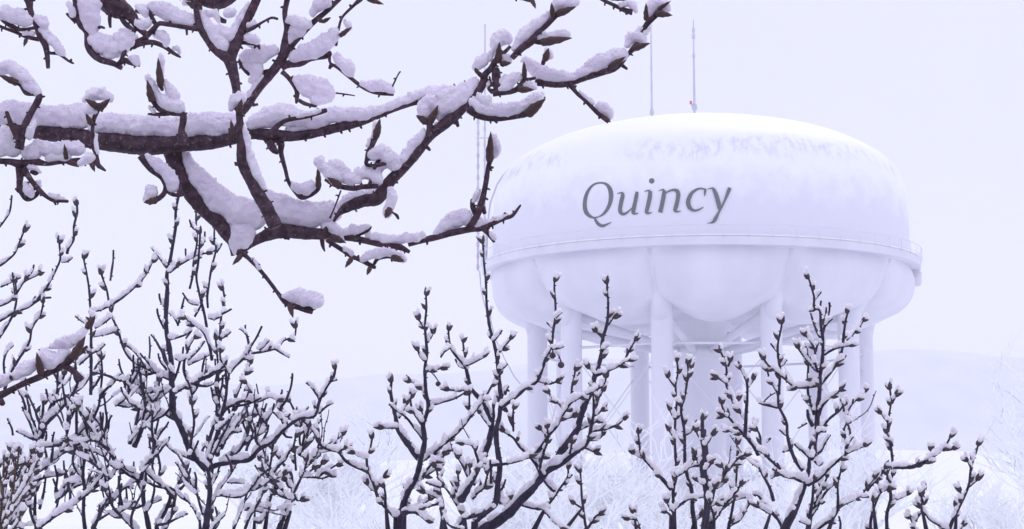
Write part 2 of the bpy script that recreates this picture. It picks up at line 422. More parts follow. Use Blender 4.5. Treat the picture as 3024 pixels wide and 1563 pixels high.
def mast(x, y0, y1, Y, r0, r1, knobs=(), label=None):
    b = MB(); n = 14; pts = []; rad = []
    for i in range(n):
        t = i / (n - 1); pts.append(P(x + 1.2 * math.sin(i * 1.7), y1 + (y0 - y1) * t, Y)); rad.append(r0 + (r1 - r0) * t)
    # keep it plumb: same place over the ground
    base = pts[0]; pts = [Vector((base.x, base.y, p.z)) for p in pts]
    b.tube(pts, rad, 8)
    for ky, kw in knobs:
        z = P(x, ky, Y).z; b.tube([Vector((base.x, base.y, z - .12)), Vector((base.x, base.y, z + .12))], [kw, kw], 8)
    o = b.build('antenna_mast', M_mast, wt)
    if label: o['label'] = label
    return o, base
mast(1925, 62, 350, D - 3, .065, .035, ((200, .06), (332, .12)))
mo, ba = mast(2051, 58, 340, D - 1, .08, .03, ((90, .09), (108, .1), (165, .08), (210, .07), (318, .16)))
b = MB(); zz = P(2051, 309, D - 1).z
b.tube([Vector((ba.x - .22, ba.y, zz)), Vector((ba.x + .12, ba.y, zz))], [.05, .05], 6); b.build('bracket', M_mast, mo)
b = MB(); b.lathe([(.01, zz + .22), (.07, zz + .2), (.08, zz + .04), (.01, zz + .03)], ba.x - .2, ba.y, 12); b.build('beacon', M_beacon, mo)
mast(1431, 72, 800, D - .5, .06, .045, [(y, .07) for y in range(380, 800, 46)])
mast(1411, 345, 800, D - .2, .055, .05, [(y, .085) for y in range(360, 800, 33)])
for yy in (408, 560, 700):
    b = MB(); b.tube([P(1405, yy, D - .3), P(1450, yy, D - .3)], [.03, .03], 5); b.build('bracket', M_mast, wt)
# curved ladder rail hugging the shoulder of the dome and a hanging cable
b = MB()
pts = [Vector(q) for q in catmull([tuple(P(x, y, D - .4)) for x, y in ((1535, 472), (1500, 503), (1468, 545), (1448, 600), (1440, 660), (1436, 780))], .3)]
b.tube(pts, [.05] * len(pts), 6); b.build('ladder_rail', M_mast, wt)
b = MB()
pts = [P(x, y, D - 2) for x, y in ((1445, 930), (1462, 1000), (1490, 1060), (1520, 1115), (1550, 1150), (1575, 1160))]
b.tube(pts, [.035] * len(pts), 5)
pts = [P(x, y, D - 1) for x, y in ((1416, 800), (1421, 860), (1432, 905), (1450, 940))]
b.tube(pts, [.04] * len(pts), 5); b.build('cable', M_mast, wt)
b = MB(); c = P(2706, 822, D - 1.5); b.lathe([(.02, c.z - .45), (.22, c.z - .42), (.3, c.z - .2), (.3, c.z + .35), (.02, c.z + .36)], c.x, c.y, 16)
b.build('equipment_box', M_paint, wt)  # small rounded equipment box at the rim
# ---------------------------------------------------------------- near tree: limbs, buds and snow
NEAR = """
B main limb running in from the side|0
L -260,430,46 -100,400,36 0,385,30 60,378,28 110,385,27 200,400,27 290,415,28 400,428,30 460,428,31 530,420,30 610,420,25 680,408,22 740,395,18 810,400,19 886,401,15 980,381,15 1070,357,14 1160,321,12 1215,303,12 1290,285,11 1350,262,9 1400,240,6
T 818,410,14 830,424,11 830,452,8 843,502,6 852,536,6 874,570,6 892,584,7 917,576,7 935,562,8 942,550,8
T 795,415,10 802,432,13 812,446,10 822,452,6
T 780,405,8 790,422,7
U 941,556,939,488,10
S -80,350,36 0,340,40 60,335,38 130,345,34 200,345,34 245,340,38
S 290,366,32 340,364,30 400,372,31 450,372,30 500,378,32 555,374,38
S 560,372,38 600,368,36 640,370,36 680,365,32 700,372,18
S 742,368,16 765,355,24 790,345,30 835,338,34 880,350,26 930,352,24 985,338,24 1040,338,20 1090,332,17 1140,316,13 1190,298,12 1230,280,14
S 850,380,8 900,375,12 950,360,12
S 1225,282,12 1255,272,14 1290,268,16 1330,265,16
S 868,545,12 885,555,16 905,555,18 925,545,14
B thin shoot lying across the limb's snow|-.04
L 966,325,6 950,330,8 902,345,7 862,352,7 840,358,7 818,374,9 800,394,10
S 880,340,5 920,333,6 945,325,6
B limb dropping from the fork|.02
L 500,410,26 508,440,30 522,486,27 548,540,28 590,597,28 640,645,27 668,682,24 690,712,20 705,735,16
T 1000,694,12 960,692,16 920,690,19 880,686,21 840,682,22 800,690,20 760,708,15 728,728,12 705,745,12
L 945,692,15 1000,697,13 1060,707,10 1115,720,9 1160,727,9 1185,732,9 1210,745,5
T 668,676,8 675,700,8 684,735,7 689,755,7
T 842,700,9 855,707,2
T 951,702,8 953,725,6 959,743,2
T 600,545,10 650,620,8
S 549,458,12 556,480,16 572,505,24 600,542,32 640,585,40 685,615,44 730,635,46 765,640,28
S 700,640,30 720,690,38 703,712,26 697,738,12
S 775,560,10 782,585,26 800,605,38 840,615,42 880,628,38 930,632,38 970,625,32 992,630,16
S 1005,610,10 1020,590,15 1050,578,14 1085,570,12 1115,560,8
S 1085,695,9 1110,698,12 1150,706,13 1200,702,13 1250,695,11
U 962,690,963,668,10
U 980,700,1022,718,13
S 955,650,10 968,668,18 988,680,20 1004,702,14
S 1008,686,12 1045,678,14 1075,670,10 1088,664,6
T 1096,668,4 1085,680,7 1068,688,7 1050,700,5
B twig hanging under the knee with a snowy bud|-.03
L 700,745,10 720,752,7 745,774,6 773,804,6 800,838,6 820,865,6 840,890,8 856,900,9 880,908,8 905,917,8 923,924,5
T 856,898,9 860,915,8
T 905,915,9 925,910,8 944,900,4
U 855,898,866,940,10
U 712,755,686,783,9
S 732,757,4 748,770,8 765,790,8 772,800,4
S 838,872,7 852,873,14 880,873,20 905,880,24 930,885,21 946,888,10
B long lower twig reaching toward the tower|.03
L 1538,605,3 1514,636,6 1492,645,6 1455,660,8 1424,674,9 1390,677,10 1340,687,10 1290,700,10 1240,712,9 1205,722,8
T 1448,474,8 1442,493,7 1436,533,8 1427,580,9 1418,612,11 1408,638,10 1393,662,10 1382,675,9
T 1394,588,5 1396,610,8 1404,632,8
T 1446,495,6 1458,495,3
T 1425,610,8 1432,632,6
T 1424,674,8 1440,688,7 1455,707,6 1459,716,4
T 1490,640,6 1492,628,4
U 1446,478,1449,388,14
S 1455,400,8 1464,415,12 1468,440,12 1460,460,6
S 1290,690,10 1305,675,16 1335,650,24 1370,640,22 1386,655,14
S 1400,590,9 1408,575,10 1415,560,6
S 1408,665,12 1420,655,14 1450,655,10 1480,644,8 1500,632,5
S 1452,690,7 1460,700,6
B twig with two small hanging buds|.0
L 964,707,8 985,722,7 1010,738,7 1038,757,7 1073,772,7 1100,787,7 1110,791,4
T 1104,782,5 1115,765,6 1137,757,8 1160,757,9 1180,766,10
U 1160,760,1194,772,12
U 1039,764,1019,791,9
U 1093,790,1083,813,8
S 1018,735,7 1032,740,9 1040,750,6
S 1072,762,9 1090,752,12 1120,745,13 1150,743,13 1175,752,12 1190,764,10
B upright spur joining the two limbs|-.06
L 705,320,10 708,355,11 711,393,12 714,440,16 720,486,19 745,536,20 770,586,20 784,608,20 800,640,21 815,671,22
T 706,330,8 699,318,9
T 711,345,5 684,400,6 682,380,8
T 700,480,9 698,490,5
U 705,335,714,292,12
U 690,400,681,352,9
S 680,320,8 686,305,14 700,290,20 715,288,14
S 722,372,5 727,400,8 735,440,10 750,490,13 768,530,12 780,555,8
B upper stem rising out of the frame|.04
L 770,-40,14 755,5,14 739,40,14 717,87,15 693,137,18 679,172,19 686,202,17 696,250,14 700,285,13
T 580,-20,7 578,5,8 581,40,9 590,78,11 609,109,13 634,143,14 665,168,16 680,180,14
T 590,85,10 565,84,7 543,80,7 497,73,7 470,70,8 452,88,9 435,105,9
T 821,57,4 802,53,4 775,66,4 750,82,6 727,92,7
T 767,146,3 760,133,6 738,128,6 709,126,7
T 441,15,4 441,25,6 447,48,7 458,70,7
T 551,84,5 552,104,3
T 640,20,8 642,45,5 655,60,8 668,64,6
S 596,36,10 605,55,14 618,82,20 640,112,27 657,138,22 666,156,10
S 650,90,16 675,105,24 695,92,18 705,65,14 722,35,12 735,15,10
S 618,36,10 635,38,10 648,62,6
S 672,40,12 690,32,14
S 452,18,14 480,28,24 515,48,27 550,60,24 580,66,12
S 735,74,9 752,68,8
S 728,112,9 745,112,15 758,122,10
S 408,20,12 425,30,14 432,42,8
S 405,66,12 425,72,15 442,64,10
S 462,100,14 480,102,16 492,115,14 488,128,8
B thick limb crossing the top edge|.1
L 290,-40,42 318,-5,40 345,22,34 385,45,20 408,80,11 432,104,10 425,115,9 400,128,9 382,149,5
T 534,170,3 512,157,6 485,138,7 450,125,8 413,131,8 392,143,6
T 355,102,4 375,108,5 400,117,7
T 325,30,6 324,60,6 326,82,4
T 356,50,7 372,72,8 400,95,7
U 402,30,443,46,8
S 515,140,6 530,150,8 527,160,5
S 400,108,8 385,95,8 360,92,8
B drooping branch with a heavy snow clump|.06
L 224,-20,12 224,5,10 227,47,9 239,75,10 255,96,8 258,134,9 273,158,11 298,177,10 335,188,9 360,202,7
T 385,186,6 367,178,9 350,190,9
T 413,195,4 395,190,6 375,184,6
T 196,40,4 208,50,6 224,66,6
T 310,84,3 298,80,5 290,84,5
T 372,145,4 365,160,7 355,185,6
S 250,-20,28 262,5,32 265,40,34 272,72,22 275,92,12
S 268,115,12 285,120,24 310,132,30 335,142,27 318,158,16
S 345,108,14 362,112,18 378,120,18 362,142,18
S 385,172,10 398,175,12 408,188,6
S 204,10,8 212,28,11 215,42,8
B small limb lying over the top edge|.13
L 520,-30,16 560,-14,22 600,-6,26 650,2,27 690,-20,22
U 590,25,548,6,13
U 590,30,592,2,9
S 545,6,10 570,12,10
B spray of twigs in the top corner|.05
L 78,-20,18 86,5,13 90,31,9 106,71,9 118,106,10 134,134,10 140,168,8 142,202,6
T -20,66,5 0,78,5 47,96,5 78,109,6 115,117,7
T 3,59,4 31,75,8 53,87,7 80,86,5 104,82,6
T 218,188,3 202,180,4 174,160,5 149,157,5 138,150,6
T 90,25,4 62,30,4
T 137,70,4 125,74,4
U 78,115,70,138,7
S -10,40,20 10,38,22 40,45,24 70,55,21 85,62,14
S 112,52,10 122,58,16 130,72,12
S 115,80,8 135,100,13 158,122,15 175,145,13 188,160,6
S 70,96,7 95,96,9
B forked stem behind the snow pile|.08
L 853,-30,9 847,5,9 841,40,8 847,87,9 843,124,13 836,165,15 806,211,14 762,264,13 731,311,13 715,335,10
T 1020,-20,7 1005,-5,7 964,34,8 930,62,9 893,99,9 862,134,10 845,165,11
T 980,158,6 964,161,13 917,172,11 886,186,12 850,190,13 830,200,12
T 1163,281,3 1150,279,5 1110,274,6 1073,259,6 1035,230,6 998,200,6 976,187,4 972,165,6 968,160,6
T 1183,211,3 1175,222,2.5 1153,268,3
T 973,204,5 977,190,5
T 992,136,5 1001,81,4 1012,50,4 1042,19,5 1062,0,8 1080,-20,9
T 1008,60,4 1006,48,4
T 1003,104,4 998,112,4
T 875,306,4 877,285,7 877,267,8 868,250,8 850,228,7 833,212,8
T 935,315,4 902,307,6 882,296,6
T 1048,283,2 1015,278,2.5 985,276,3 979,290,4 976,302,3
T 709,174,6 711,188,7 722,205,7 736,222,5
T 745,312,5 762,308,4
T 778,214,8 800,210,8
U 1004,106,1040,80,9
U 1085,-5,1134,14,10
U 940,58,962,68,8
U 955,64,978,52,7
S 852,60,8 862,55,14 885,68,20 905,70,16
S 852,120,9 868,95,20 885,85,20
S 925,35,10 940,15,20 965,2,18
S 868,168,14 895,155,22 930,145,26 960,125,26 985,100,18
S 995,165,12 1012,185,18 1030,200,18 1040,220,9
S 1020,62,7 1028,72,12 1030,82,9
S 1068,245,7 1090,252,12 1120,250,19 1145,256,17 1158,268,7
S 872,232,10 890,245,22 915,255,31 945,262,32 968,278,20 930,292,24
S 716,168,12 745,170,24 775,160,24 808,148,16
S 735,185,20 755,200,22 758,222,14 742,235,7
S 775,225,6 752,252,9 735,280,8
S 735,128,8 770,140,12
B long branch rising toward the top of the tank|-.02
L 985,655,4 1000,632,8 1026,612,16 1073,594,19 1112,588,20 1128,570,20 1150,538,18 1184,502,17 1228,455,16 1259,412,16 1288,385,16 1308,370,17 1352,332,17 1383,301,15 1411,270,14 1427,245,12 1432,222,11 1450,202,9 1468,174,9 1493,152,6 1507,137,5
T 1406,208,4 1415,218,7 1428,228,8
T 1353,375,5 1346,352,7
T 1271,445,4 1262,436,6
T 1466,200,8 1465,215,13 1466,240,13 1468,262,12 1460,276,8
T 1445,225,3 1450,250,3 1442,262,4 1455,275,5
T 1440,262,3 1460,268,4
U 1268,365,1294,310,13
U 1262,362,1228,341,13
T 1268,362,8 1268,385,9 1270,405,9
U 1470,185,1476,124,13
U 1480,190,1510,186,10
U 1410,215,1402,200,7
S 1110,510,14 1125,485,20 1140,462,26 1162,478,26 1180,482,18 1210,440,15 1235,412,14 1253,385,9
S 1260,345,14 1252,325,20 1262,305,22 1280,305,22 1292,330,14
S 1300,345,12 1305,320,26 1340,298,32 1375,268,28 1400,240,14
S 1305,285,20 1345,272,18
S 1290,365,8 1285,385,6
S 1408,195,14 1420,180,17 1432,165,12
S 1462,140,12 1472,118,24 1488,105,22 1500,115,14
S 1445,170,8 1455,150,10
S 1488,170,10 1498,178,12
S 1495,225,8 1480,240,9
S 1456,240,8 1440,250,7
B spur with a long brown bud over the limb|-.05
L 1113,402,7 1104,418,8 1090,448,9 1084,470,7 1082,485,6 1100,490,6 1115,488,7 1141,483,6
T 1131,452,3 1122,468,6 1112,485,7 1104,500,5
U 1110,406,1122,350,13
S 1098,400,6 1104,385,8 1112,362,7
S 1098,458,14 1115,448,18 1130,446,18 1145,460,16
S 1085,425,6 1090,410,6
B twig with a fat bud sunk in snow|-.04
L 1119,550,7 1073,552,8 1042,557,8 1010,552,8 985,545,7 960,530,5
T 1098,520,4 1094,535,5 1090,548,6
T 1065,535,3 1068,550,5
T 1034,540,3 1038,555,5
T 1007,562,2.5 995,595,2.5 985,620,2.5 974,645,3.5
U 1005,552,966,524,13
S 938,478,12 945,472,13 952,490,15 975,508,22 1000,520,26
S 980,480,12 992,485,18 1005,500,20 1030,525,20 1055,530,14
S 1045,520,10 1062,508,16 1085,508,18 1108,522,18 1120,535,12
S 1152,560,10 1157,585,15 1150,612,15 1140,632,12
T 1152,622,4 1163,630,3 1172,637,5 1177,648,3
U 1150,618,1138,645,12
B curved spur under the tip|-.05
L 1385,322,13 1400,333,13 1418,342,12 1455,349,11 1502,346,10 1548,338,10 1570,328,10
T 1611,288,3 1598,292,4 1583,311,4 1570,325,5
T 1468,364,4 1462,354,6
U 1556,338,1612,292,18
S 1395,295,10 1405,310,16 1425,322,22 1460,326,24 1510,324,22 1550,312,20 1582,290,18 1600,274,9
B short branch with a bud pair|-.08
L 1455,278,9 1475,275,9 1510,270,9 1530,261,9 1548,235,7 1549,222,6
T 1582,230,5 1565,234,5 1548,234,5
U 1549,228,1547,180,9
U 1532,264,1578,266,12
S 1478,262,7 1498,248,17 1520,230,15 1535,218,8
S 1545,248,8 1562,250,12 1578,256,10
S 1415,285,10 1440,295,14
B outer twig ending in a brown bud|-.03
L 1512,172,9 1525,158,10 1545,140,11 1567,124,12 1590,95,9 1612,76,9 1635,52,9 1655,34,9
T 1620,122,8 1595,124,9 1572,120,8
U 1600,126,1690,112,15
U 1645,42,1702,20,13
U 1633,48,1628,8,9
T 1592,95,5 1600,98,6
S 1520,142,8 1535,120,15 1550,98,18 1570,82,18 1600,62,15 1622,42,10
S 1590,108,8 1620,103,10 1655,98,11 1680,100,9
S 1635,28,10 1645,12,18 1672,5,22 1700,2,12
B outermost branch pointing up beside the masts|.02
L 1589,243,12 1642,248,12 1679,245,12 1719,232,11 1766,216,12 1812,201,12 1838,178,10 1855,160,6 1872,142,10 1882,128,7 1890,109,5 1896,93,7 1915,66,9 1940,42,9 1950,30,9
T 1585,235,7 1590,252,9
T 1853,205,4 1838,194,6
T 1646,238,5 1645,245,6
T 1676,245,8 1690,258,8 1704,276,6 1735,304,6 1766,335,7 1798,360,7
U 1869,145,1920,127,12
U 1940,40,1986,46,12
U 1908,60,1908,8,9
U 1945,28,1982,2,7
U 1780,345,1804,362,9
U 1800,200,1848,168,12
S 1542,178,5 1552,178,12 1568,192,18 1595,212,23 1640,222,20 1690,225,14 1730,205,17 1770,183,25 1810,170,26 1838,158,16
S 1852,130,10 1862,112,16 1885,108,20 1900,120,14
S 1884,92,7 1893,82,7
S 1908,95,9 1918,82,6
S 1918,40,9 1928,18,20 1948,6,20 1968,22,12
S 1712,273,6 1732,288,8 1750,302,8
S 1760,318,9 1778,318,18 1793,328,17 1798,345,8
B stub hanging from the top edge|.06
L 1760,-10,4 1790,5,6 1812,15,6 1847,31,8 1868,36,11
T 1834,34,5 1832,28,4
T 1850,44,4 1850,34,5
U 1800,-4,1850,2,6
S 1860,8,12 1872,18,10 1878,30,8
S 1835,14,9 1850,10,8
B tip of a twig dropping from the top edge|.06
L 1500,-8,3 1540,-2,3 1561,3,4 1570,2,6
U 1570,-2,1582,26,8
B small bud stalk|-.06
L 1603,192,6 1606,180,7 1615,172,6
U 1610,178,1620,142,12
S 1618,150,10 1624,160,10
B bud spur standing on the limb|-.07
L 541,425,16 540,405,15 536,385,10 541,357,11 538,336,10 509,334,9 472,322,9 450,295,8 445,285,8
T 436,337,3 465,338,6 500,337,6
T 518,322,4 522,335,6
T 481,268,5 474,254,7 472,240,8
U 450,300,434,236,13
U 474,255,467,170,13
S 440,235,10 438,228,9 452,255,10 468,285,14 495,305,22 530,315,20
S 476,165,10 480,195,7 479,225,6
S 488,240,9 500,262,15 515,285,16
S 445,318,8 452,328,7
B bud pair on a thin upright twig|-.1
L 291,305,5 292,320,6 280,345,7 274,372,6 272,404,6 273,430,6 283,455,7 289,486,8 300,496,6 312,505,3
T 262,428,4 270,438,6
U 292,322,326,292,12
U 290,318,250,292,12
U 270,368,253,335,10
S 252,290,8 265,282,15 290,275,19 318,284,16 327,294,7
S 258,325,8 270,320,12 280,328,8
S 284,400,5 286,430,7 290,450,6
S 240,480,10 258,468,14 272,460,12
B thick twig curling up at the side|-.05
L 56,440,14 60,425,13 66,400,11 75,366,11 96,326,10 111,300,11 116,282,10 100,276,9 78,273,9 62,252,7 50,244,8
T 19,330,6 30,360,7 42,390,8 55,415,8
T 52,225,3 52,240,6
T 76,402,5 68,410,8
U 52,246,-5,222,12
U 45,395,16,326,10
S -10,205,18 12,198,20 32,196,20 48,212,20 70,232,20 92,255,20 112,272,14
S 84,400,10 96,375,10 100,350,6
B lower side branch under its own snow|-.03
L -60,470,10 0,476,9 31,478,10 56,484,13 80,482,12 106,478,12 140,484,7 186,478,7 233,474,8 262,478,8 282,484,7
T 233,492,3 215,486,5 200,480,6
T 59,484,15 59,524,11 59,555,10 78,586,9 100,580,9 115,566,7
T 202,595,5 180,594,5 161,594,5 140,583,6 115,561,8 90,530,8 71,499,10
T 165,606,3 158,590,5
T 115,508,4 105,511,8 90,507,5
T 47,557,4 56,566,6
U 196,470,190,425,8
U 268,478,280,508,9
U 204,478,238,490,7
S -30,435,26 0,430,30 25,420,30 15,395,24 40,440,26
S 75,450,16 95,448,24 115,432,22 150,442,22 200,438,22 235,438,20
S 150,460,18 200,462,16
S 88,492,7 105,495,7 118,504,5
S 75,540,7 85,560,14 90,572,10
S 112,540,8 118,548,6
S 148,575,7 165,580,9 185,586,8 198,591,4
B curled twig under the limb|-.02
L 416,461,12 444,499,9 475,520,10 486,535,10 489,552,7 484,572,8 466,588,8 450,594,9 438,598,10
T 500,515,3 488,522,6
T 547,570,6 530,577,6 508,574,6 494,565,6
T 531,545,5 532,560,6 531,575,7
U 462,592,424,598,12
S 435,460,6 448,475,13 470,490,18 490,508,20 505,530,20 512,552,16
S 440,555,14 445,565,20 438,580,16 432,590,10
B low branch reaching in from the side|-.3
L -80,1190,22 -30,1178,16 0,1168,12 27,1155,10 68,1134,9 109,1117,10 150,1098,10 177,1085,11 199,1068,13 218,1050,12
T 12,1196,6 0,1185,12 -15,1180,14
T 247,1119,5 232,1110,8 218,1098,9 200,1086,9 185,1082,9
T 258,1022,4 245,1036,7 225,1050,8
T 150,1021,3 147,1030,5
U 215,1060,252,992,16
U 258,968,281,932,12
U 122,1105,108,1040,13
U 35,1120,28,1108,6
S -30,1135,14 0,1125,18 20,1115,16 38,1112,12
S 45,1110,10 62,1095,18 85,1082,20 103,1068,10
S 122,1040,10 135,1052,22 150,1064,26 175,1055,20 195,1040,14
S 155,1018,10 180,1012,15 210,1005,18
S 220,1005,14 240,985,16 255,972,10
S 268,920,7 280,935,8
"""
FG = 2.2
nt_root = P(-900, 1000, FG + .3); nt_root = Vector((nt_root.x, nt_root.y, 0))
near = empty('pear_tree', nt_root)
tag(near, 'large tree with snow loaded brown budded branches close to the viewer', 'tree')
def parse(s): return [tuple(map(float, q.split(','))) for q in s.split()]
def jit(pts, Y, amp=.0):
    px = Y / FPX
    return [P(x, y, Y) for x, y, r in pts], [r * px for x, y, r in pts]
rng = random.Random(3)
def bark_tube(b, pts, Y, step=5, sides=10, rough=.07, nubs=True, sway=0.0, ph=0.0):
    c = catmull(pts, step); px = Y / FPX; P3 = []; rad = []; L = 0
    for i, (x, y, r) in enumerate(c):
        if i: L += math.hypot(x - c[i - 1][0], y - c[i - 1][1])
        r = max(r, 1.2)
        n = noise.noise(Vector((x * .045, y * .045, ph))) * .6 + noise.noise(Vector((x * .16, y * .16, ph + 4))) * .6
        k = 1 + rough * 1.6 * n
        P3.append(P(x, y, Y + sway * math.sin(L * .006 + ph))); rad.append(r * k * px)
    if len(P3) >= 2:
        if min(len(P3), 9) > 2 and c[0][2] < 9:
            rad[0] *= .8
        b.tube(P3, rad, sides)
    if nubs and len(c) > 6:
        i = rng.randint(3, 7)
        while i < len(c) - 3:
            x, y, r = c[i]
            if r < 26:
                tx, ty = c[i + 1][0] - c[i - 1][0], c[i + 1][1] - c[i - 1][1]; l = math.hypot(tx, ty) or 1
                s = rng.choice((-1, 1)); nx, ny = -ty / l * s, tx / l * s
                h = rng.uniform(3.5, 8); w = rng.uniform(2.4, 4.0)
                yy = Y + sway * math.sin(i * step * .006 + ph)
                b.tube([P(x + nx * r * .6, y + ny * r * .6, yy), P(x + nx * (r + h * .5), y + ny * (r + h * .5) - 1, yy), P(x + nx * (r + h) + tx / l * 2, y + ny * (r + h) + ty / l * 2, yy)],
                       [w * 1.3 * px, w * px, w * .6 * px], 6)
            i += rng.randint(5, 13)
def bud_mesh(name, rings=16, sides=14, seed=0):
    b = MB(); pts = []; rad = []
    for i in range(rings + 1):
        t = i / rings
        r = (math.sin(math.pi * min(t * .93 + .07, 1) ** .8) ** .8) * (1 - .25 * t) + (.35 * (1 - t) ** 4)
        r *= 1 + .07 * math.sin(t * 21 + seed)
        pts.append(Vector((.05 * math.sin(t * 3 + seed), .04 * math.cos(t * 4 + seed), t))); rad.append(max(r, .04))
    n0 = 0
    for i, p in enumerate(pts):
        for k in range(sides):
            a = 2 * math.pi * k / sides
            rr = rad[i] * (1 + .05 * math.sin(3 * a + i * .9 + seed))
            b.v.append(Vector((p.x + rr * math.cos(a), p.y + rr * math.sin(a), p.z)))
    for i in range(rings):
        for k in range(sides):
            k2 = (k + 1) % sides; b.f.append((i * sides + k, i * sides + k2, (i + 1) * sides + k2, (i + 1) * sides + k))
    b.f.append(tuple(range(sides))[::-1]); b.f.append(tuple(rings * sides + k for k in range(sides)))
    return b.mesh(name)
BUDS = [bud_mesh('bud', seed=k * 1.7) for k in range(4)]
for m in BUDS: m.materials.append(M_bud); m.polygons.foreach_set('use_smooth', [True] * len(m.polygons))
BUDS2 = [bud_mesh('small_bud', 6, 7, seed=k * 1.7) for k in range(4)]
for m in BUDS2: m.materials.append(M_bud2); m.polygons.foreach_set('use_smooth', [True] * len(m.polygons))
def place_bud(meshes, p0, p1, r, parent):
    me = rng.choice(meshes); o = bpy.data.objects.new('bud', me); COL.objects.link(o)
    d = p1 - p0; L = d.length
    q = d.to_track_quat('Z', 'Y').to_matrix().to_4x4() @ Matrix.Rotation(rng.uniform(0, 6.28), 4, 'Z')
    off = Vector((0, 0, 0)); z = parent; 
    while z is not None: off += Vector(z.location); z = z.parent
    o.parent = parent
    o.matrix_local = Matrix.Translation(p0 - off) @ q @ Matrix.Diagonal((r, r, L, 1))
    return o
# unit sphere template for snow
_bm = bmesh.new(); bmesh.ops.create_icosphere(_bm, subdivisions=2, radius=1.0)
ICO_V = np.array([v.co[:] for v in _bm.verts]); ICO_F = np.array([[v.index for v in f.verts] for f in _bm.faces]); _bm.free()
SNOWQ = []
def queue_snow(balls, voxel, amp, fscale, mat, parent, seed=0.0):
    SNOWQ.append((balls, voxel, amp, fscale, mat, parent, seed))
def melt_snow():
    """every queued list of (centre, radius) becomes one melted-together crumbly snow surface under its branch"""
    tmp = []
    for balls, voxel, amp, fscale, mat, parent, seed in SNOWQ:
        C = np.array([c[:] for c, r in balls]); Rr = np.array([r for c, r in balls]); n = len(ICO_V)
        V = (ICO_V[None] * Rr[:, None, None] + C[:, None]).reshape(-1, 3)
        F = (ICO_F[None] + (np.arange(len(balls)) * n)[:, None, None]).reshape(-1, 3)
        me = bpy.data.meshes.new('tmp'); me.from_pydata(V.tolist(), [], F.tolist()); me.update()
        o = bpy.data.objects.new('tmp', me); COL.objects.link(o)
        m = o.modifiers.new('r', 'REMESH'); m.mode = 'VOXEL'; m.voxel_size = voxel; m.adaptivity = 0
        tmp.append(o)
    dg = bpy.context.evaluated_depsgraph_get()
    res_all = [bpy.data.meshes.new_from_object(o.evaluated_get(dg)) for o in tmp]
    for o in tmp:
        me = o.data; bpy.data.objects.remove(o); bpy.data.meshes.remove(me)
    for (balls, voxel, amp, fscale, mat, parent, seed), res in zip(SNOWQ, res_all):
        res.name = 'snow'
        N = len(res.vertices); co = np.empty(N * 3); no = np.empty(N * 3)
        res.vertices.foreach_get('co', co); res.vertices.foreach_get('normal', no)
        co = co.reshape(-1, 3); no = no.reshape(-1, 3)
        a = vnoise(co / fscale * 1.4 + seed); bb = vnoise(co / (fscale * .42) * 1.4 + seed * 1.7); c = vnoise(co / (fscale * .2) * 1.4 + seed * .6)
        d = a * .9 + (bb * .6 + c * .75) * (.12 + 1.15 * np.maximum(no[:, 2] + .08, 0))
        co += no * (d * amp)[:, None]
        res.vertices.foreach_set('co', co.ravel()); res.update()
        link('snow', res, mat, parent)['kind'] = 'stuff'
def stroke_balls(pts, Y, step=.3, wob=.0, seed=0):
    c = catmull(pts, 4); out_ = []; last = None
    for x, y, r in c:
        r = max(r, 3)
        if last is None or math.hypot(x - last[0], y - last[1]) > r * step:
            k = 1 + .12 * noise.noise(Vector((x * .05, y * .05, seed)))
            out_.append((P(x, y + 2.5, Y), (r * 1.05 + .5) * k * Y / FPX)); last = (x, y)
    return out_
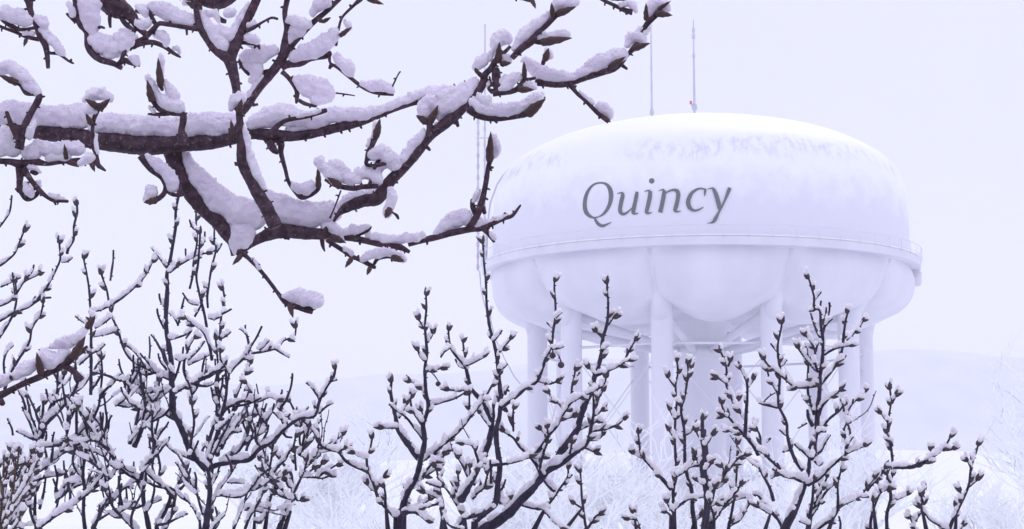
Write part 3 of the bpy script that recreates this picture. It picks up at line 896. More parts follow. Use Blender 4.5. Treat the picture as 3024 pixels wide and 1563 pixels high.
def build_near():
    blocks = []; cur = None
    for ln in NEAR.strip().split('\n'):
        k, rest = ln[0], ln[2:]
        if k == 'B':
            nm, dz = rest.split('|'); cur = dict(name=nm, dz=float(dz), L=[], U=[], S=[]); blocks.append(cur)
        elif k in 'LT': cur['L'].append(parse(rest))
        elif k == 'U': cur['U'].append(tuple(map(float, rest.split(','))))
        elif k == 'S': cur['S'].append(parse(rest))
    for bi, B in enumerate(blocks):
        Y = FG + B['dz']; b = MB()
        for j, L in enumerate(B['L']):
            bark_tube(b, L, Y + (0 if j == 0 else rng.uniform(-.006, .006)), 5, 12 if L[len(L) // 2][2] > 12 else 8, ph=bi + j * .3)
        o = b.build('branch', M_bark, near)
        o['label'] = 'dark brown ' + B['name']
        for (x0, y0, x1, y1, r) in B['U']:
            a = P(x0, y0, Y - .005); c = P(x1, y1, Y - .012 - rng.uniform(0, .006))
            place_bud(BUDS, a, c, r * .88 * Y / FPX, o)
        for k, S in enumerate(B['S']):
            balls = stroke_balls(S, Y + rng.uniform(-.004, .002), seed=k)
            if not balls: continue
            queue_snow(balls, 1.6 * Y / FPX, 5.0 * Y / FPX, 24 * Y / FPX, M_snow, o, k * 3.1 + bi)
    # trunk and limbs outside the picture
    b = MB()
    j0 = P(-260, 430, FG); base = nt_root
    b.tube([base, base + Vector((0, 0, 2.2)), base + Vector((.05, 0, 4.4)), Vector((j0.x - .18, j0.y + .03, j0.z - .25)), Vector((j0.x - .05, j0.y, j0.z - .03)), j0], [.17, .13, .09, .045, .024, .0180], 14)
    k0 = base + Vector((.05, 0, 4.5)); kp = P(-80, 1190, FG - .3)
    b.tube([k0, (k0 + kp) / 2 + Vector((0, 0, -.05)), kp], [.04, .02, .0082], 10)
    k1 = P(300, -60, FG + .1)
    b.tube([Vector((j0.x - .18, j0.y + .03, j0.z - .25)), Vector((j0.x - .05, j0.y + .05, j0.z + .35)), Vector((k1.x - .15, k1.y, k1.z + .18)), Vector((k1.x, k1.y, k1.z + .03)), k1], [.05, .035, .025, .018, .016], 10)
    for (x, y, dz, r) in ((770, -40, .04, 14), (853, -30, .08, 9), (1020, -20, .08, 7), (1080, -20, .08, 9), (224, -20, .06, 12), (690, -20, .13, 22), (78, -20, .05, 18), (580, -20, .04, 7)):
        e = P(x, y, FG + dz); top = Vector((k1.x - .12 + (e.x - k1.x) * .55, k1.y + .05, k1.z + .2 + .06 * math.sin(x)))
        b.tube([Vector((k1.x - .15, k1.y, k1.z + .17)), top, e + Vector((0, 0, .06)), e], [.02, .012, r * FG / FPX, r * FG / FPX], 8)
    e = P(520, -30, FG + .13); b.tube([Vector((k1.x, k1.y, k1.z + .1)), e + Vector((-.03, 0, .03)), e], [.012, .008, 16 * FG / FPX], 8)
    for x in (1510, 1770):
        e = P(x, -8, FG + .06); b.tube([Vector((k1.x - .1, k1.y, k1.z + .3)), Vector((e.x - .25, e.y, e.z + .22)), e + Vector((-.02, 0, .02)), e], [.012, .006, .003, .0016], 7)
    b.build('trunk', M_bark, near)
build_near()
# ---------------------------------------------------------------- the young trees below: stems traced tip first
# each line: tip radius, base radius : x,y x,y ...     '!' = no buds on it, '*' = several bare buds pair at the tip
TREES = [
("young_tree", "bushy bare young tree at the side, its dark stems dusted with snow", 5.2, (105, 1600), """
3.5,5:227,606 228,629 219,666 217,708 202,734 198,750
3,5:175,718 178,760 172,783 149,829 133,855 95,900 41,924 -10,953
3,3:214,760 200,772 182,774
3,4:150,879 125,882 100,896
3,6:128,894 120,927 95,968 87,1009 63,1049 30,1104 14,1150
3,6:46,835 49,881 41,922 24,957 -5,1000
3,3:35,578 30,620 19,643 -5,676
3,4:70,685 58,715 44,748 19,771 -5,788
3,3:37,806 40,835 44,870
3,4:114,811 90,822 70,834 52,862 30,890 -5,905
3,3:100,783 96,800 84,815
3,3:2,848 28,836 60,820
3,4:40,1020 20,1040 11,1071 14,1115
4,9:190,1107 178,1135 168,1165 150,1200 140,1240 125,1285 112,1320
3,4:136,1150 142,1175 150,1188
4,7:231,1126 218,1158 190,1196 163,1225 138,1250
3,5:65,1201 87,1247 100,1280 108,1305
3,3:92,1283 98,1298 104,1310
4,8:128,1195 124,1247 115,1290 109,1323 98,1342
5,4!:260,1304 231,1306 190,1312 152,1318 112,1321
3,4:22,1236 28,1250 35,1266 38,1285
3,5:27,1353 24,1386 8,1427 6,1473 3,1500
3,7:165,1405 136,1410 108,1425 104,1473 103,1527 108,1563
4,6:101,1427 65,1459 30,1489 -10,1520
3,4:92,1348 108,1368 120,1385
4,5:188,1323 152,1364 120,1390 109,1394
3,5:136,1391 134,1420 128,1460 117,1503
3,6:196,1391 192,1425 185,1450 166,1484
3,6:35,1545 30,1520 28,1500 10,1475
4,8:98,1342 85,1375 60,1420 30,1470 5,1510 -20,1540
3,4:55,1530 64,1555 80,1590
3,5:60,1335 75,1380 70,1430 40,1470
"""),
("young_tree", "bare young tree with a tall straight central shoot and widely arching side stems", 5.0, (520, 1600), """
4,15:527,580 519,625 519,666 512,713 502,771 493,810 494,854 491,908 490,962 498,1017 506,1071 507,1126 509,1180 513,1215 530,1250 545,1285 560,1325 585,1359 612,1386
3,4:610,748 586,752 563,764 530,783 500,806
3,3:548,735 549,755 556,768
3,4:447,732 467,757 491,790
3,5:450,774 431,811 401,845 359,881 325,903
3,4:335,740 334,771 330,800 326,828
3,6:300,811 306,830 315,856 321,889 329,930 348,976 367,1033 394,1068 449,1096 500,1120
3,4:266,919 290,918 321,905
3,4:280,970 305,955 326,938
3,4:275,995 310,988 345,979
3,6:247,764 256,810 263,853 266,900 269,950 269,1003 269,1085 268,1166
3,3:222,934 240,948 258,958
3,4:310,1017 292,1035 272,1044 234,1077
3,4:470,868 474,890 487,908
3,4:464,912 468,935 484,970
3,3:478,1030 490,1035 500,1036
3,4:549,1000 566,976 545,990 503,1003
3,4:441,995 443,1030 440,1066
3,4:432,1095 432,1120
3,4:356,1109 378,1139 376,1165 362,1185 340,1199
3,4:402,1092 406,1130 422,1165 430,1178
3,3:386,1147 405,1158 422,1172
4,6:408,1209 462,1209 495,1228 533,1248
3,6:473,1120 457,1153 440,1160
4,5!:457,1161 478,1156 500,1150
5,10:432,1200 419,1264 397,1318
4,7:413,1200 397,1269 383,1310
3,7:450,1225 449,1277 457,1310 443,1359 424,1386 416,1416
4,9:234,1195 250,1242 261,1285 288,1307 321,1332 348,1375 381,1402 410,1419 422,1445 424,1481 435,1536 440,1563
3,5:298,1055 302,1101 296,1161 291,1202 272,1236 226,1288 190,1323
3,6:296,1217 302,1269 313,1304 320,1330
4,7!:256,1300 250,1353 245,1402 250,1446 247,1481 247,1527 253,1575
3,4:263,1318 288,1372 326,1413
3,6:345,1385 326,1413 286,1438 250,1465 204,1500 163,1525 114,1560
3,5:244,1412 222,1385 215,1355 226,1312
4,5:226,1195 226,1240 226,1285
3,4:201,1201 199,1255 196,1300
3,4:237,1421 215,1425 196,1430
3,5:290,1300 310,1350 330,1375 350,1385
3,7:310,1450 325,1480 340,1506 381,1546 402,1570
4,9:316,1475 303,1500 290,1530 275,1560
4,8:430,1389 446,1410 472,1430 503,1459 490,1506 462,1555
4,8:544,1391 530,1420 520,1450 509,1511 484,1570
3,4:357,1360 372,1385 395,1395
3,4:400,1480 375,1500 350,1515
"""),
("young_tree", "bare young tree with a stout trunk splitting into a wide vee of snowy stems", 4.8, (610, 1620), """
3,4:633,675 633,713 638,736 624,795 617,841 612,875 614,910
3,4:655,720 647,735 640,745
3,4:605,685 604,705 598,725
3,4:579,615 579,666 582,713 572,771 568,818 560,853
3,4:560,650 566,668 576,678
3,5:591,690 588,740 586,771 580,818 587,860 594,889 604,930 611,970
3,5:659,856 663,889 654,930 651,976 651,1009
3,4:683,913 668,922 656,927
3,4:615,939 632,943 650,935
3,4:681,980 668,992 653,1000
3,4:540,866 560,894 585,900
3,4:598,885 592,905 575,935
3,4:544,880 538,905 533,930 525,962
3,4:498,924 512,935 525,958
3,6:548,940 575,960 598,978 617,1017 626,1063
3,4:604,1009 585,1035 557,1062
3,4:620,1047 590,1062 557,1077
3,5:555,1056 535,1065 517,1058
3,5:639,1098 609,1104 571,1128 517,1161
3,4:547,1112 560,1140 566,1166 568,1202
3,7:637,1003 641,1044 645,1098 642,1153 640,1202 637,1242 623,1283 613,1332 604,1378
3,5:725,960 724,975 732,1003 735,1028 727,1049
3,4:773,965 757,998 742,1022 732,1045
2,3:706,972 718,978 728,990
3,4:795,1005 780,1022 765,1034
3,6:874,968 868,995 838,1006 817,1028 776,1039 738,1047 702,1074 678,1101
3,4:855,1056 835,1045 815,1032
3,9:650,1040 651,1058 664,1079 676,1105 670,1134 667,1172 655,1220 640,1285 622,1340 606,1375
3,5:738,1075 721,1112 702,1161 697,1175 678,1242 650,1300 620,1365
3,6:822,1183 795,1172 768,1185 724,1183 675,1202 655,1225
3,4:723,1148 722,1180
2,3!:757,1134 762,1160 768,1180
3,5:833,1152 829,1202 828,1225 841,1260
4,11:990,1090 985,1112 963,1145 944,1183 935,1215 923,1231 885,1236 844,1264 806,1302 762,1329 738,1356 691,1364 645,1372 612,1386
3,4:995,1122 975,1128 966,1142
3,4:985,1190 965,1200 940,1222
3,5:862,1292 845,1290 838,1280
3,6:566,1195 573,1250 564,1304 556,1353
3,7:746,1230 727,1293 702,1334 660,1365
3,5:787,1236 787,1260 780,1275 740,1300 727,1332
3,5:754,1264 756,1299 768,1325
3,5:740,1228 700,1240 680,1262 650,1320
4,9:660,1235 645,1283 642,1345
3,5:713,1274 678,1283 655,1325
4,17!:585,1350 612,1386 620,1440 615,1500 608,1563 606,1620
3,4:700,1365 680,1402 648,1446 625,1490
3,4:751,1435 700,1455 642,1465
3,3:722,1427 700,1426 670,1425
3,5:730,1455 713,1508 691,1560
3,5:560,1420 578,1450 590,1490 600,1520
3,4:665,1520 640,1545 625,1570
3,4:545,1470 570,1500 590,1540
"""),
("young_tree", "slim bare tree of thin crossing stems between the thicket and the tower", 5.3, (740, 1620), """
3,5:806,1310 800,1364 784,1432 762,1487 740,1522 724,1560
3,6:770,1360 795,1397 822,1432 849,1465 863,1478
4,8:803,1325 836,1370 858,1397 863,1438 860,1478 844,1522 828,1545
3,5:906,1362 898,1391 880,1430 868,1455
3,5:972,1326 950,1334 925,1352 903,1372
3,4:871,1335 872,1360 874,1390
3,4:972,1405 952,1413 925,1410 895,1408
3,3:950,1370 940,1385 930,1392
3,3:925,1385 915,1392
3,4:845,1420 850,1435 862,1442
2,3:888,1478 876,1478 870,1460
3,5:773,1540 785,1520 797,1495 780,1500 760,1495
3,5:833,1575 845,1540 858,1510
3,5:912,1262 904,1304 894,1328 882,1345
"""),
("young_tree", "slender bare tree, its twin stems knotting into a snowy fork below", 5.1, (1176, 1625), """
3,5:1018,1325 1000,1334 1000,1332
3,6:885,1236 915,1262 935,1290 950,1318 974,1329 1000,1336 1020,1361 1053,1380 1088,1394
3,7:1099,1295 1092,1330 1083,1356 1088,1392 1107,1440 1116,1470 1140,1500 1168,1528
3,4:1046,1338 1062,1348 1082,1354
3,4:1133,1408 1122,1422 1110,1438
3,4:1086,1432 1098,1445 1110,1450
4,13:1156,1128 1154,1161 1162,1204 1168,1232 1175,1266 1190,1291 1215,1325 1237,1353
3,4:1199,1195 1190,1215 1178,1235
4,4:1131,1263 1150,1264 1171,1263
3,13:1258,872 1259,913 1255,960 1258,1006 1261,1043 1255,1084 1255,1111 1258,1158 1265,1198 1258,1229 1249,1254 1254,1297 1250,1328 1243,1353 1237,1384 1224,1422 1208,1446 1196,1475 1185,1520 1178,1560 1175,1620
3,4:1236,945 1246,958 1256,975
3,4:1278,985 1272,998 1262,1012
3,5:1302,1088 1285,1092 1265,1096
3,4:1235,1035 1240,1052 1253,1065
3,5:1212,1128 1230,1133 1245,1148 1254,1160
3,8:1212,1176 1216,1205 1234,1235 1250,1256
3,5:1370,1162 1340,1178 1300,1189 1266,1199
3,4:1245,1215 1248,1228 1252,1235
2,2!:1294,1125 1285,1112 1274,1099 1268,1092
4,7:1389,1232 1355,1273 1317,1307 1283,1335 1262,1350 1240,1362
3,4:1227,1508 1200,1490 1185,1470
3,5:1290,1384 1262,1402 1238,1418
3,5:1318,1335 1302,1358 1290,1368
3,4:1205,1448 1225,1440 1240,1430
4,8:1262,1540 1240,1520 1222,1512 1190,1515
"""),
("young_tree", "tallest bare tree, its long central shoot overlapping the edge of the tank", 4.9, (1400, 1630), """
3,12:1426,718 1429,773 1435,835 1437,897 1445,960 1457,1006 1467,1053 1470,1080 1476,1142 1480,1182 1477,1210 1474,1235 1466,1266 1466,1304 1472,1347 1476,1384 1470,1431 1468,1468 1460,1490 1432,1514 1402,1540
3,5:1508,1002 1492,1020 1475,1040
3,4:1483,975 1472,990 1458,1008
3,4:1498,1075 1488,1086 1474,1092
3,4:1502,1140 1490,1158 1480,1168
3,4:1503,1155 1498,1150 1492,1165
3,7:1637,832 1637,854 1640,897 1640,935 1634,975 1628,1022 1609,1065 1603,1086 1584,1127 1550,1148 1519,1176 1482,1201
3,4:1664,1024 1646,1030 1630,1030
3,3:1660,922 1650,930 1641,940
3,3:1615,952 1624,962 1634,970
3,4:1643,1127 1625,1134 1609,1131 1588,1125
2,2!:1657,1070 1650,1050 1636,1033
2,2!:1632,1040 1632,1030
3,13:1324,975 1330,1025 1348,1053 1373,1081 1380,1105 1392,1148 1423,1186 1445,1226 1452,1248 1450,1275 1442,1310 1428,1345 1415,1378
3,4:1302,1055 1311,1040 1327,1028
3,4:1428,1055 1398,1071 1376,1080
3,4:1367,1010 1370,1035 1374,1055
3,4:1345,1062 1355,1080 1370,1086
3,4:1325,1152 1361,1153 1389,1148
3,5:1476,1105 1452,1140 1432,1176 1417,1195 1389,1232
3,3:1386,1165 1386,1200 1388,1228
3,3:1450,1178 1438,1182 1430,1180
3,3:1418,1222 1430,1240 1445,1258
4,5:1457,1205 1458,1230 1455,1248
3,6:1370,1310 1395,1316 1405,1340 1415,1378 1405,1400
3,4:1440,1345 1428,1352 1418,1365
4,8:1355,1355 1372,1385 1390,1420 1405,1430
5,16:1410,1395 1395,1420 1378,1448 1362,1475
3,7:1286,1378 1294,1410 1299,1449 1308,1492 1305,1545 1303,1570
3,5:1258,1425 1278,1432 1297,1438
3,5:1255,1455 1280,1465 1302,1475
3,5:1255,1500 1280,1492 1305,1486
3,9:1311,1436 1330,1461 1352,1495 1367,1508 1366,1535 1348,1563 1335,1600
3,5:1352,1400 1354,1430 1354,1470 1352,1490
3,4:1330,1420 1340,1440 1350,1455
3,6:1566,1350 1525,1363 1479,1372 1445,1372 1426,1369
3,8:1467,1478 1435,1512 1400,1525 1370,1530
3,4:1493,1416 1488,1432 1480,1448
3,4:1440,1400 1435,1420 1430,1440 1405,1460
3,4:1455,1425 1442,1432 1420,1445 1395,1475
3,4:1505,1475 1490,1490 1470,1480
3,4:1345,1560 1320,1545 1300,1500
"""),
("young_tree", "bare tree leaning on a thick snow covered slanting stem before the tower legs", 5.0, (1405, 1640), """
3,15:1793,838 1793,860 1796,897 1793,953 1780,1003 1777,1043 1768,1078 1756,1111 1749,1151 1727,1195 1712,1241 1702,1273 1675,1310 1653,1341 1648,1360
3,4:1812,938 1804,948 1796,960
3,4:1760,980 1772,990 1780,1000
3,4:1800,1018 1790,1025 1780,1032
3,6:1860,1066 1845,1068 1830,1080 1793,1096 1758,1110
3,4:1875,1005 1861,1031 1847,1058
3,3:1852,1030 1853,1040 1850,1052
3,4:1740,1088 1748,1095 1756,1108
3,4:1738,1130 1745,1140 1751,1150
3,7:1790,1115 1780,1139 1746,1158 1715,1173 1687,1189 1668,1214 1647,1254 1619,1288 1600,1319 1581,1341
3,4:1795,1128 1782,1138
3,4:1698,1095 1696,1111 1689,1142 1687,1186
3,3:1712,1100 1705,1108 1697,1116
3,4:1622,1160 1628,1173 1647,1189 1666,1210
3,4:1628,1178 1632,1185 1640,1190
3,4:1692,1231 1676,1235 1659,1241
3,4:1598,1268 1608,1280 1620,1288
3,5:1762,1245 1737,1257 1702,1273
3,4:1690,1212 1702,1220 1711,1232
3,24:1752,1165 1753,1220 1747,1254 1740,1291 1727,1316 1690,1344 1653,1372 1622,1387 1600,1409 1578,1437 1550,1465 1533,1482 1504,1514 1457,1548 1420,1575 1400,1640
3,4:1776,1212 1768,1220 1755,1228
3,4:1780,1155 1768,1175 1764,1195 1762,1182
3,5:1840,1238 1828,1252 1802,1263 1777,1269 1745,1274
3,4:1780,1285 1765,1298 1742,1300
3,4:1755,1335 1740,1328 1722,1320
3,4:1688,1310 1686,1325 1682,1340
3,9:1488,1275 1516,1294 1535,1319 1566,1350 1588,1378 1600,1405
3,4:1516,1208 1515,1235 1516,1273
3,4:1606,1352 1585,1352 1566,1348
3,5:1677,1385 1678,1402 1670,1420 1653,1443 1628,1480 1603,1502 1570,1500 1530,1488
3,4:1690,1402 1680,1412
3,4:1660,1448 1650,1448
3,4:1625,1497 1610,1504
3,4:1660,1561 1634,1539 1606,1506
3,5:1714,1395 1716,1430 1718,1467 1722,1500 1728,1545 1735,1580
3,3:1698,1488 1710,1496 1720,1500
3,5:1770,1518 1755,1530 1740,1555
4,9:1600,1410 1625,1440 1640,1450
"""),
("young_tree", "short bare stem with two buds at the bottom edge before the tower legs", 5.2, (1915, 1640), """
3,4:1871,1518 1884,1545 1895,1580 1905,1620
3,3:1858,1532 1875,1535
"""),
("young_tree", "twin stemmed bare tree in front of the tower's central shaft", 5.0, (1985, 1640), """
3,7:1999,1068 2002,1101 1995,1135 1997,1173 1999,1181 1994,1243 1993,1305 1996,1367 1996,1414 1988,1448 1989,1523 1983,1570 1982,1640
3,9:2030,1075 2032,1100 2027,1142 2020,1180 2011,1212 2020,1268 2022,1330 2024,1383 2042,1448 2045,1507 2052,1563 2040,1620
3,4:2042,1088 2036,1105 2028,1130
3,4:1974,1116 1982,1128 1993,1142
3,4:1978,1212 1985,1225 1993,1240
3,4:1976,1272 1985,1285 1993,1298
3,4:2010,1198 2014,1212
3,5:2048,1262 2040,1275 2022,1285
3,7:1884,1280 1888,1310 1895,1345 1930,1386 1958,1418 1983,1447
3,4:1873,1340 1885,1347 1896,1352
3,5:2050,1358 2030,1385 2002,1405 1995,1395
3,5:2078,1468 2040,1472 2010,1490 1992,1505
3,4:1970,1485 1978,1500 1988,1515
3,4:1968,1512 1980,1522
3,4:2070,1525 2055,1535 2048,1545
"""),
("young_tree", "bare tree topped by one plump snow capped bud cluster beside the twin stems", 4.7, (2085, 1640), """
10,13!:2075,1270 2078,1300 2083,1343 2076,1374 2080,1414 2089,1467 2086,1523 2080,1563 2082,1640
5,8:2074,1240 2074,1262 2076,1290
3,4:2102,1285 2095,1300 2084,1315
3,4:2056,1275 2064,1290 2073,1305
3,4:2100,1370 2090,1382 2080,1392
3,4:2052,1345 2062,1365 2076,1380
3,4:2058,1420 2070,1428 2080,1432
3,4:2092,1415 2087,1405
3,7:2200,1345 2182,1352 2160,1378 2139,1398 2118,1430 2098,1461
3,4:2133,1378 2138,1390 2136,1400
3,4:2140,1425 2128,1436 2115,1442
3,4:2115,1488 2100,1495 2088,1500
4,8:2160,1465 2138,1490 2120,1520 2100,1545
4,10!:2095,1490 2090,1520 2085,1560
"""),
("young_tree", "bare tree with slim forked shoots before the second tower leg", 5.2, (2152, 1640), """
3,6:2129,1040 2145,1086 2145,1135 2160,1173 2173,1205
3,4:2156,1068 2150,1082
3,4:2120,1116 2132,1124 2144,1132
3,4:2176,1182 2172,1200 2170,1212
3,7:2188,1090 2205,1130 2207,1173 2204,1212 2201,1274 2198,1290
3,4:2225,1122 2216,1135 2208,1145
3,5:2186,1218 2194,1232 2203,1242
3,7:2130,1192 2139,1215 2163,1246 2194,1280 2229,1324 2240,1345
3,4:2138,1228 2148,1232
3,4:2153,1272 2172,1278 2192,1282
3,4:2225,1262 2212,1275 2200,1282
3,6:2176,1312 2178,1335 2182,1352 2205,1352 2232,1364 2250,1398 2272,1439 2284,1479
3,5:2186,1355 2180,1360 2177,1375 2174,1420 2168,1460 2166,1483
3,7:2126,1510 2145,1495 2166,1479 2200,1468 2235,1461 2246,1472 2260,1492 2285,1520 2305,1545 2315,1575
3,4:2240,1498 2258,1508 2275,1518
3,7:2186,1432 2175,1455 2166,1485 2157,1532 2151,1563 2150,1620
3,4:2165,1450 2160,1465
3,4:2290,1405 2278,1412
"""),
("young_tree", "dense many branched bare tree topping out beside the tower bowl", 4.9, (2325, 1640), """
3,9:2388,822 2393,838 2404,878 2404,909 2421,918 2424,961 2430,999 2430,1036 2427,1076 2422,1110 2421,1138 2419,1173 2415,1206 2412,1268
3,4:2425,862 2414,875 2405,885
3,3:2425,888 2423,900 2422,915
3,5:2440,908 2438,949 2430,985
3,3:2449,894 2450,905 2448,925 2440,945
3,4:2458,942 2447,950 2438,962
3,5:2394,925 2400,945 2409,971 2424,999
3,7:2548,948 2535,970 2520,986 2496,1008 2489,1024 2477,1064 2446,1107 2421,1135
3,5:2503,925 2497,950 2492,985 2490,1010
3,5:2510,1022 2495,1022 2483,1024 2455,1035 2433,1048
3,4:2498,1050 2490,1060 2478,1068
3,6:2257,1062 2265,1075 2284,1092 2315,1117 2347,1142 2384,1143 2421,1137
3,4:2326,1152 2338,1150 2347,1142
3,5:2309,955 2306,974 2297,1017 2298,1055 2303,1085 2303,1111 2300,1166
3,4:2276,1015 2286,1028 2297,1038
3,4:2324,1063 2314,1075 2304,1082
3,5:2380,992 2392,1005 2406,1036 2408,1075 2415,1098
3,4:2357,1028 2370,1048 2384,1066 2409,1095
3,4:2418,1012 2412,1025 2408,1040
3,4:2392,1055 2400,1065 2408,1075
3,6:2383,1040 2387,1067 2385,1129 2387,1166 2399,1207 2405,1225
3,4:2369,1168 2380,1185 2393,1198
3,7:2480,1152 2474,1160 2449,1176 2427,1201 2418,1225
3,7:2490,1196 2480,1212 2449,1237 2427,1262 2414,1280
3,5:2552,1158 2538,1172 2511,1200 2496,1237
3,4:2482,1180 2490,1198 2492,1215
3,4:2512,1242 2500,1246 2494,1238
3,4:2520,1180 2518,1192
3,5:2440,1275 2425,1274 2414,1278
3,5:2500,1252 2493,1268 2498,1305 2499,1336
3,4:2520,1290 2508,1305 2500,1320
3,6:2452,1285 2435,1310 2425,1330 2405,1345
3,20:2413,1268 2398,1299 2388,1336 2390,1352 2388,1386 2379,1423 2371,1448 2350,1498 2328,1541 2318,1570 2318,1640
4,8:2416,1275 2408,1305 2407,1336 2396,1355
3,7:2552,1318 2530,1326 2502,1339 2452,1380 2418,1414 2385,1432
3,4:2430,1365 2420,1375 2405,1362
3,7:2236,1270 2245,1290 2250,1330 2284,1367 2322,1398 2359,1417 2378,1420
3,4:2275,1295 2265,1305
3,4:2235,1330 2250,1335 2262,1345
3,4:2295,1368 2300,1378
3,7:2266,1095 2272,1117 2285,1142 2297,1166 2300,1200 2322,1246 2325,1284 2334,1324 2353,1367 2372,1390
3,6:2236,1182 2250,1193 2275,1198 2297,1203
2,2!:2290,1160 2270,1172 2255,1188
3,5:2302,1270 2314,1280 2325,1286
3,4:2312,1335 2322,1332 2334,1328
2,3!:2356,1265 2370,1258 2383,1250
4,8:2384,1210 2388,1235 2400,1258
3,5:2483,1392 2474,1430 2474,1492 2461,1529
3,4:2463,1425 2470,1440
3,7:2580,1415 2560,1440 2539,1467 2483,1495 2461,1529 2420,1558 2380,1600
3,4:2566,1468 2545,1468
3,4:2477,1525 2482,1545 2480,1575
3,8:2405,1415 2402,1430 2399,1476 2392,1520 2386,1560
3,4:2426,1440 2424,1460 2421,1485 2396,1526
3,4:2436,1482 2425,1488
3,5:2362,1465 2350,1500 2340,1520
3,4:2360,1540 2375,1545 2385,1550
"""),
("young_tree", "single dark upright shoot with a long snow filled side arm, clear of the tower", 5.1, (2616, 1640), """
3,7:2628,1150 2630,1165 2632,1185 2623,1243 2621,1281 2632,1328 2636,1382 2629,1436 2630,1474 2619,1520 2619,1563 2617,1640
3,4:2645,1170 2640,1180 2634,1192
3,4:2604,1222 2612,1235 2622,1246
3,4:2620,1280 2630,1300 2636,1318
3,6:2805,1292 2802,1300 2783,1328 2740,1358 2690,1378 2637,1381
3,4:2814,1326 2798,1330 2785,1328
3,4:2735,1368 2715,1372
3,4:2748,1330 2752,1345
3,5:2677,1462 2655,1472 2631,1475
3,4:2620,1400 2622,1415 2630,1425
3,6:2613,1381 2600,1405 2580,1425 2560,1448
3,6:2622,1442 2605,1452 2594,1466 2575,1520 2571,1563 2580,1640
3,4:2592,1425 2598,1445 2602,1455
3,4:2578,1482 2580,1500
"""),
("young_tree", "small forked bare shoot rising farthest from the tower at the bottom edge", 5.2, (2800, 1640), """
3,7:2888,1315 2885,1328 2868,1382 2860,1436 2833,1497 2806,1559 2800,1640
3,4:2858,1362 2866,1378 2869,1390
3,4:2886,1418 2873,1428 2861,1438
3,4:2836,1452 2840,1475 2838,1488
3,4:2820,1495 2822,1515 2824,1520
3,6:2721,1500 2735,1520 2748,1536 2790,1563 2800,1590
3,4:2720,1465 2726,1485 2722,1500
3,4:2688,1530 2695,1545 2708,1570 2760,1620
3,4:2842,1553 2830,1575 2805,1600
"""),
("young_tree", "low tawny brown bush of thin upright shoots in the bottom corner", 4.6, (-10, 1640), """
2.6,5:92,1338 80,1375 66,1412 45,1455 25,1500 8,1545 -5,1600
2.6,4:118,1350 100,1385 82,1420 60,1455 40,1485
2.6,4:70,1372 62,1410 48,1450
2.6,5:30,1330 28,1365 22,1392 10,1430 8,1475 2,1520 -8,1580
2.6,4:55,1335 52,1365 40,1390 26,1400
2.6,4:88,1440 66,1470 45,1500 20,1530
2.6,4:60,1520 52,1545 30,1570 0,1600
2.6,4:12,1360 10,1395 12,1420
2.6,4:105,1400 88,1425 75,1450 50,1478
2.6,4:35,1440 22,1470 12,1500
2.6,4:-4,1380 2,1420 4,1460
2.6,4:72,1490 55,1510 35,1530 15,1560
2.6,4:40,1360 44,1400 40,1440 30,1480
2.6,4:28,1525 15,1550 5,1580
2.6,4:95,1465 80,1490 60,1520 40,1550 20,1590
"""),
]
BERRIES = [(5, 1632, 1050, 10, 1632, 1030), (5, 1657, 1078, 10, 1655, 1060), (4, 1294, 1134, 8, 1293, 1122)]
def in_frame(x, y): return -60 < x < 3084 and -60 < y < 1600
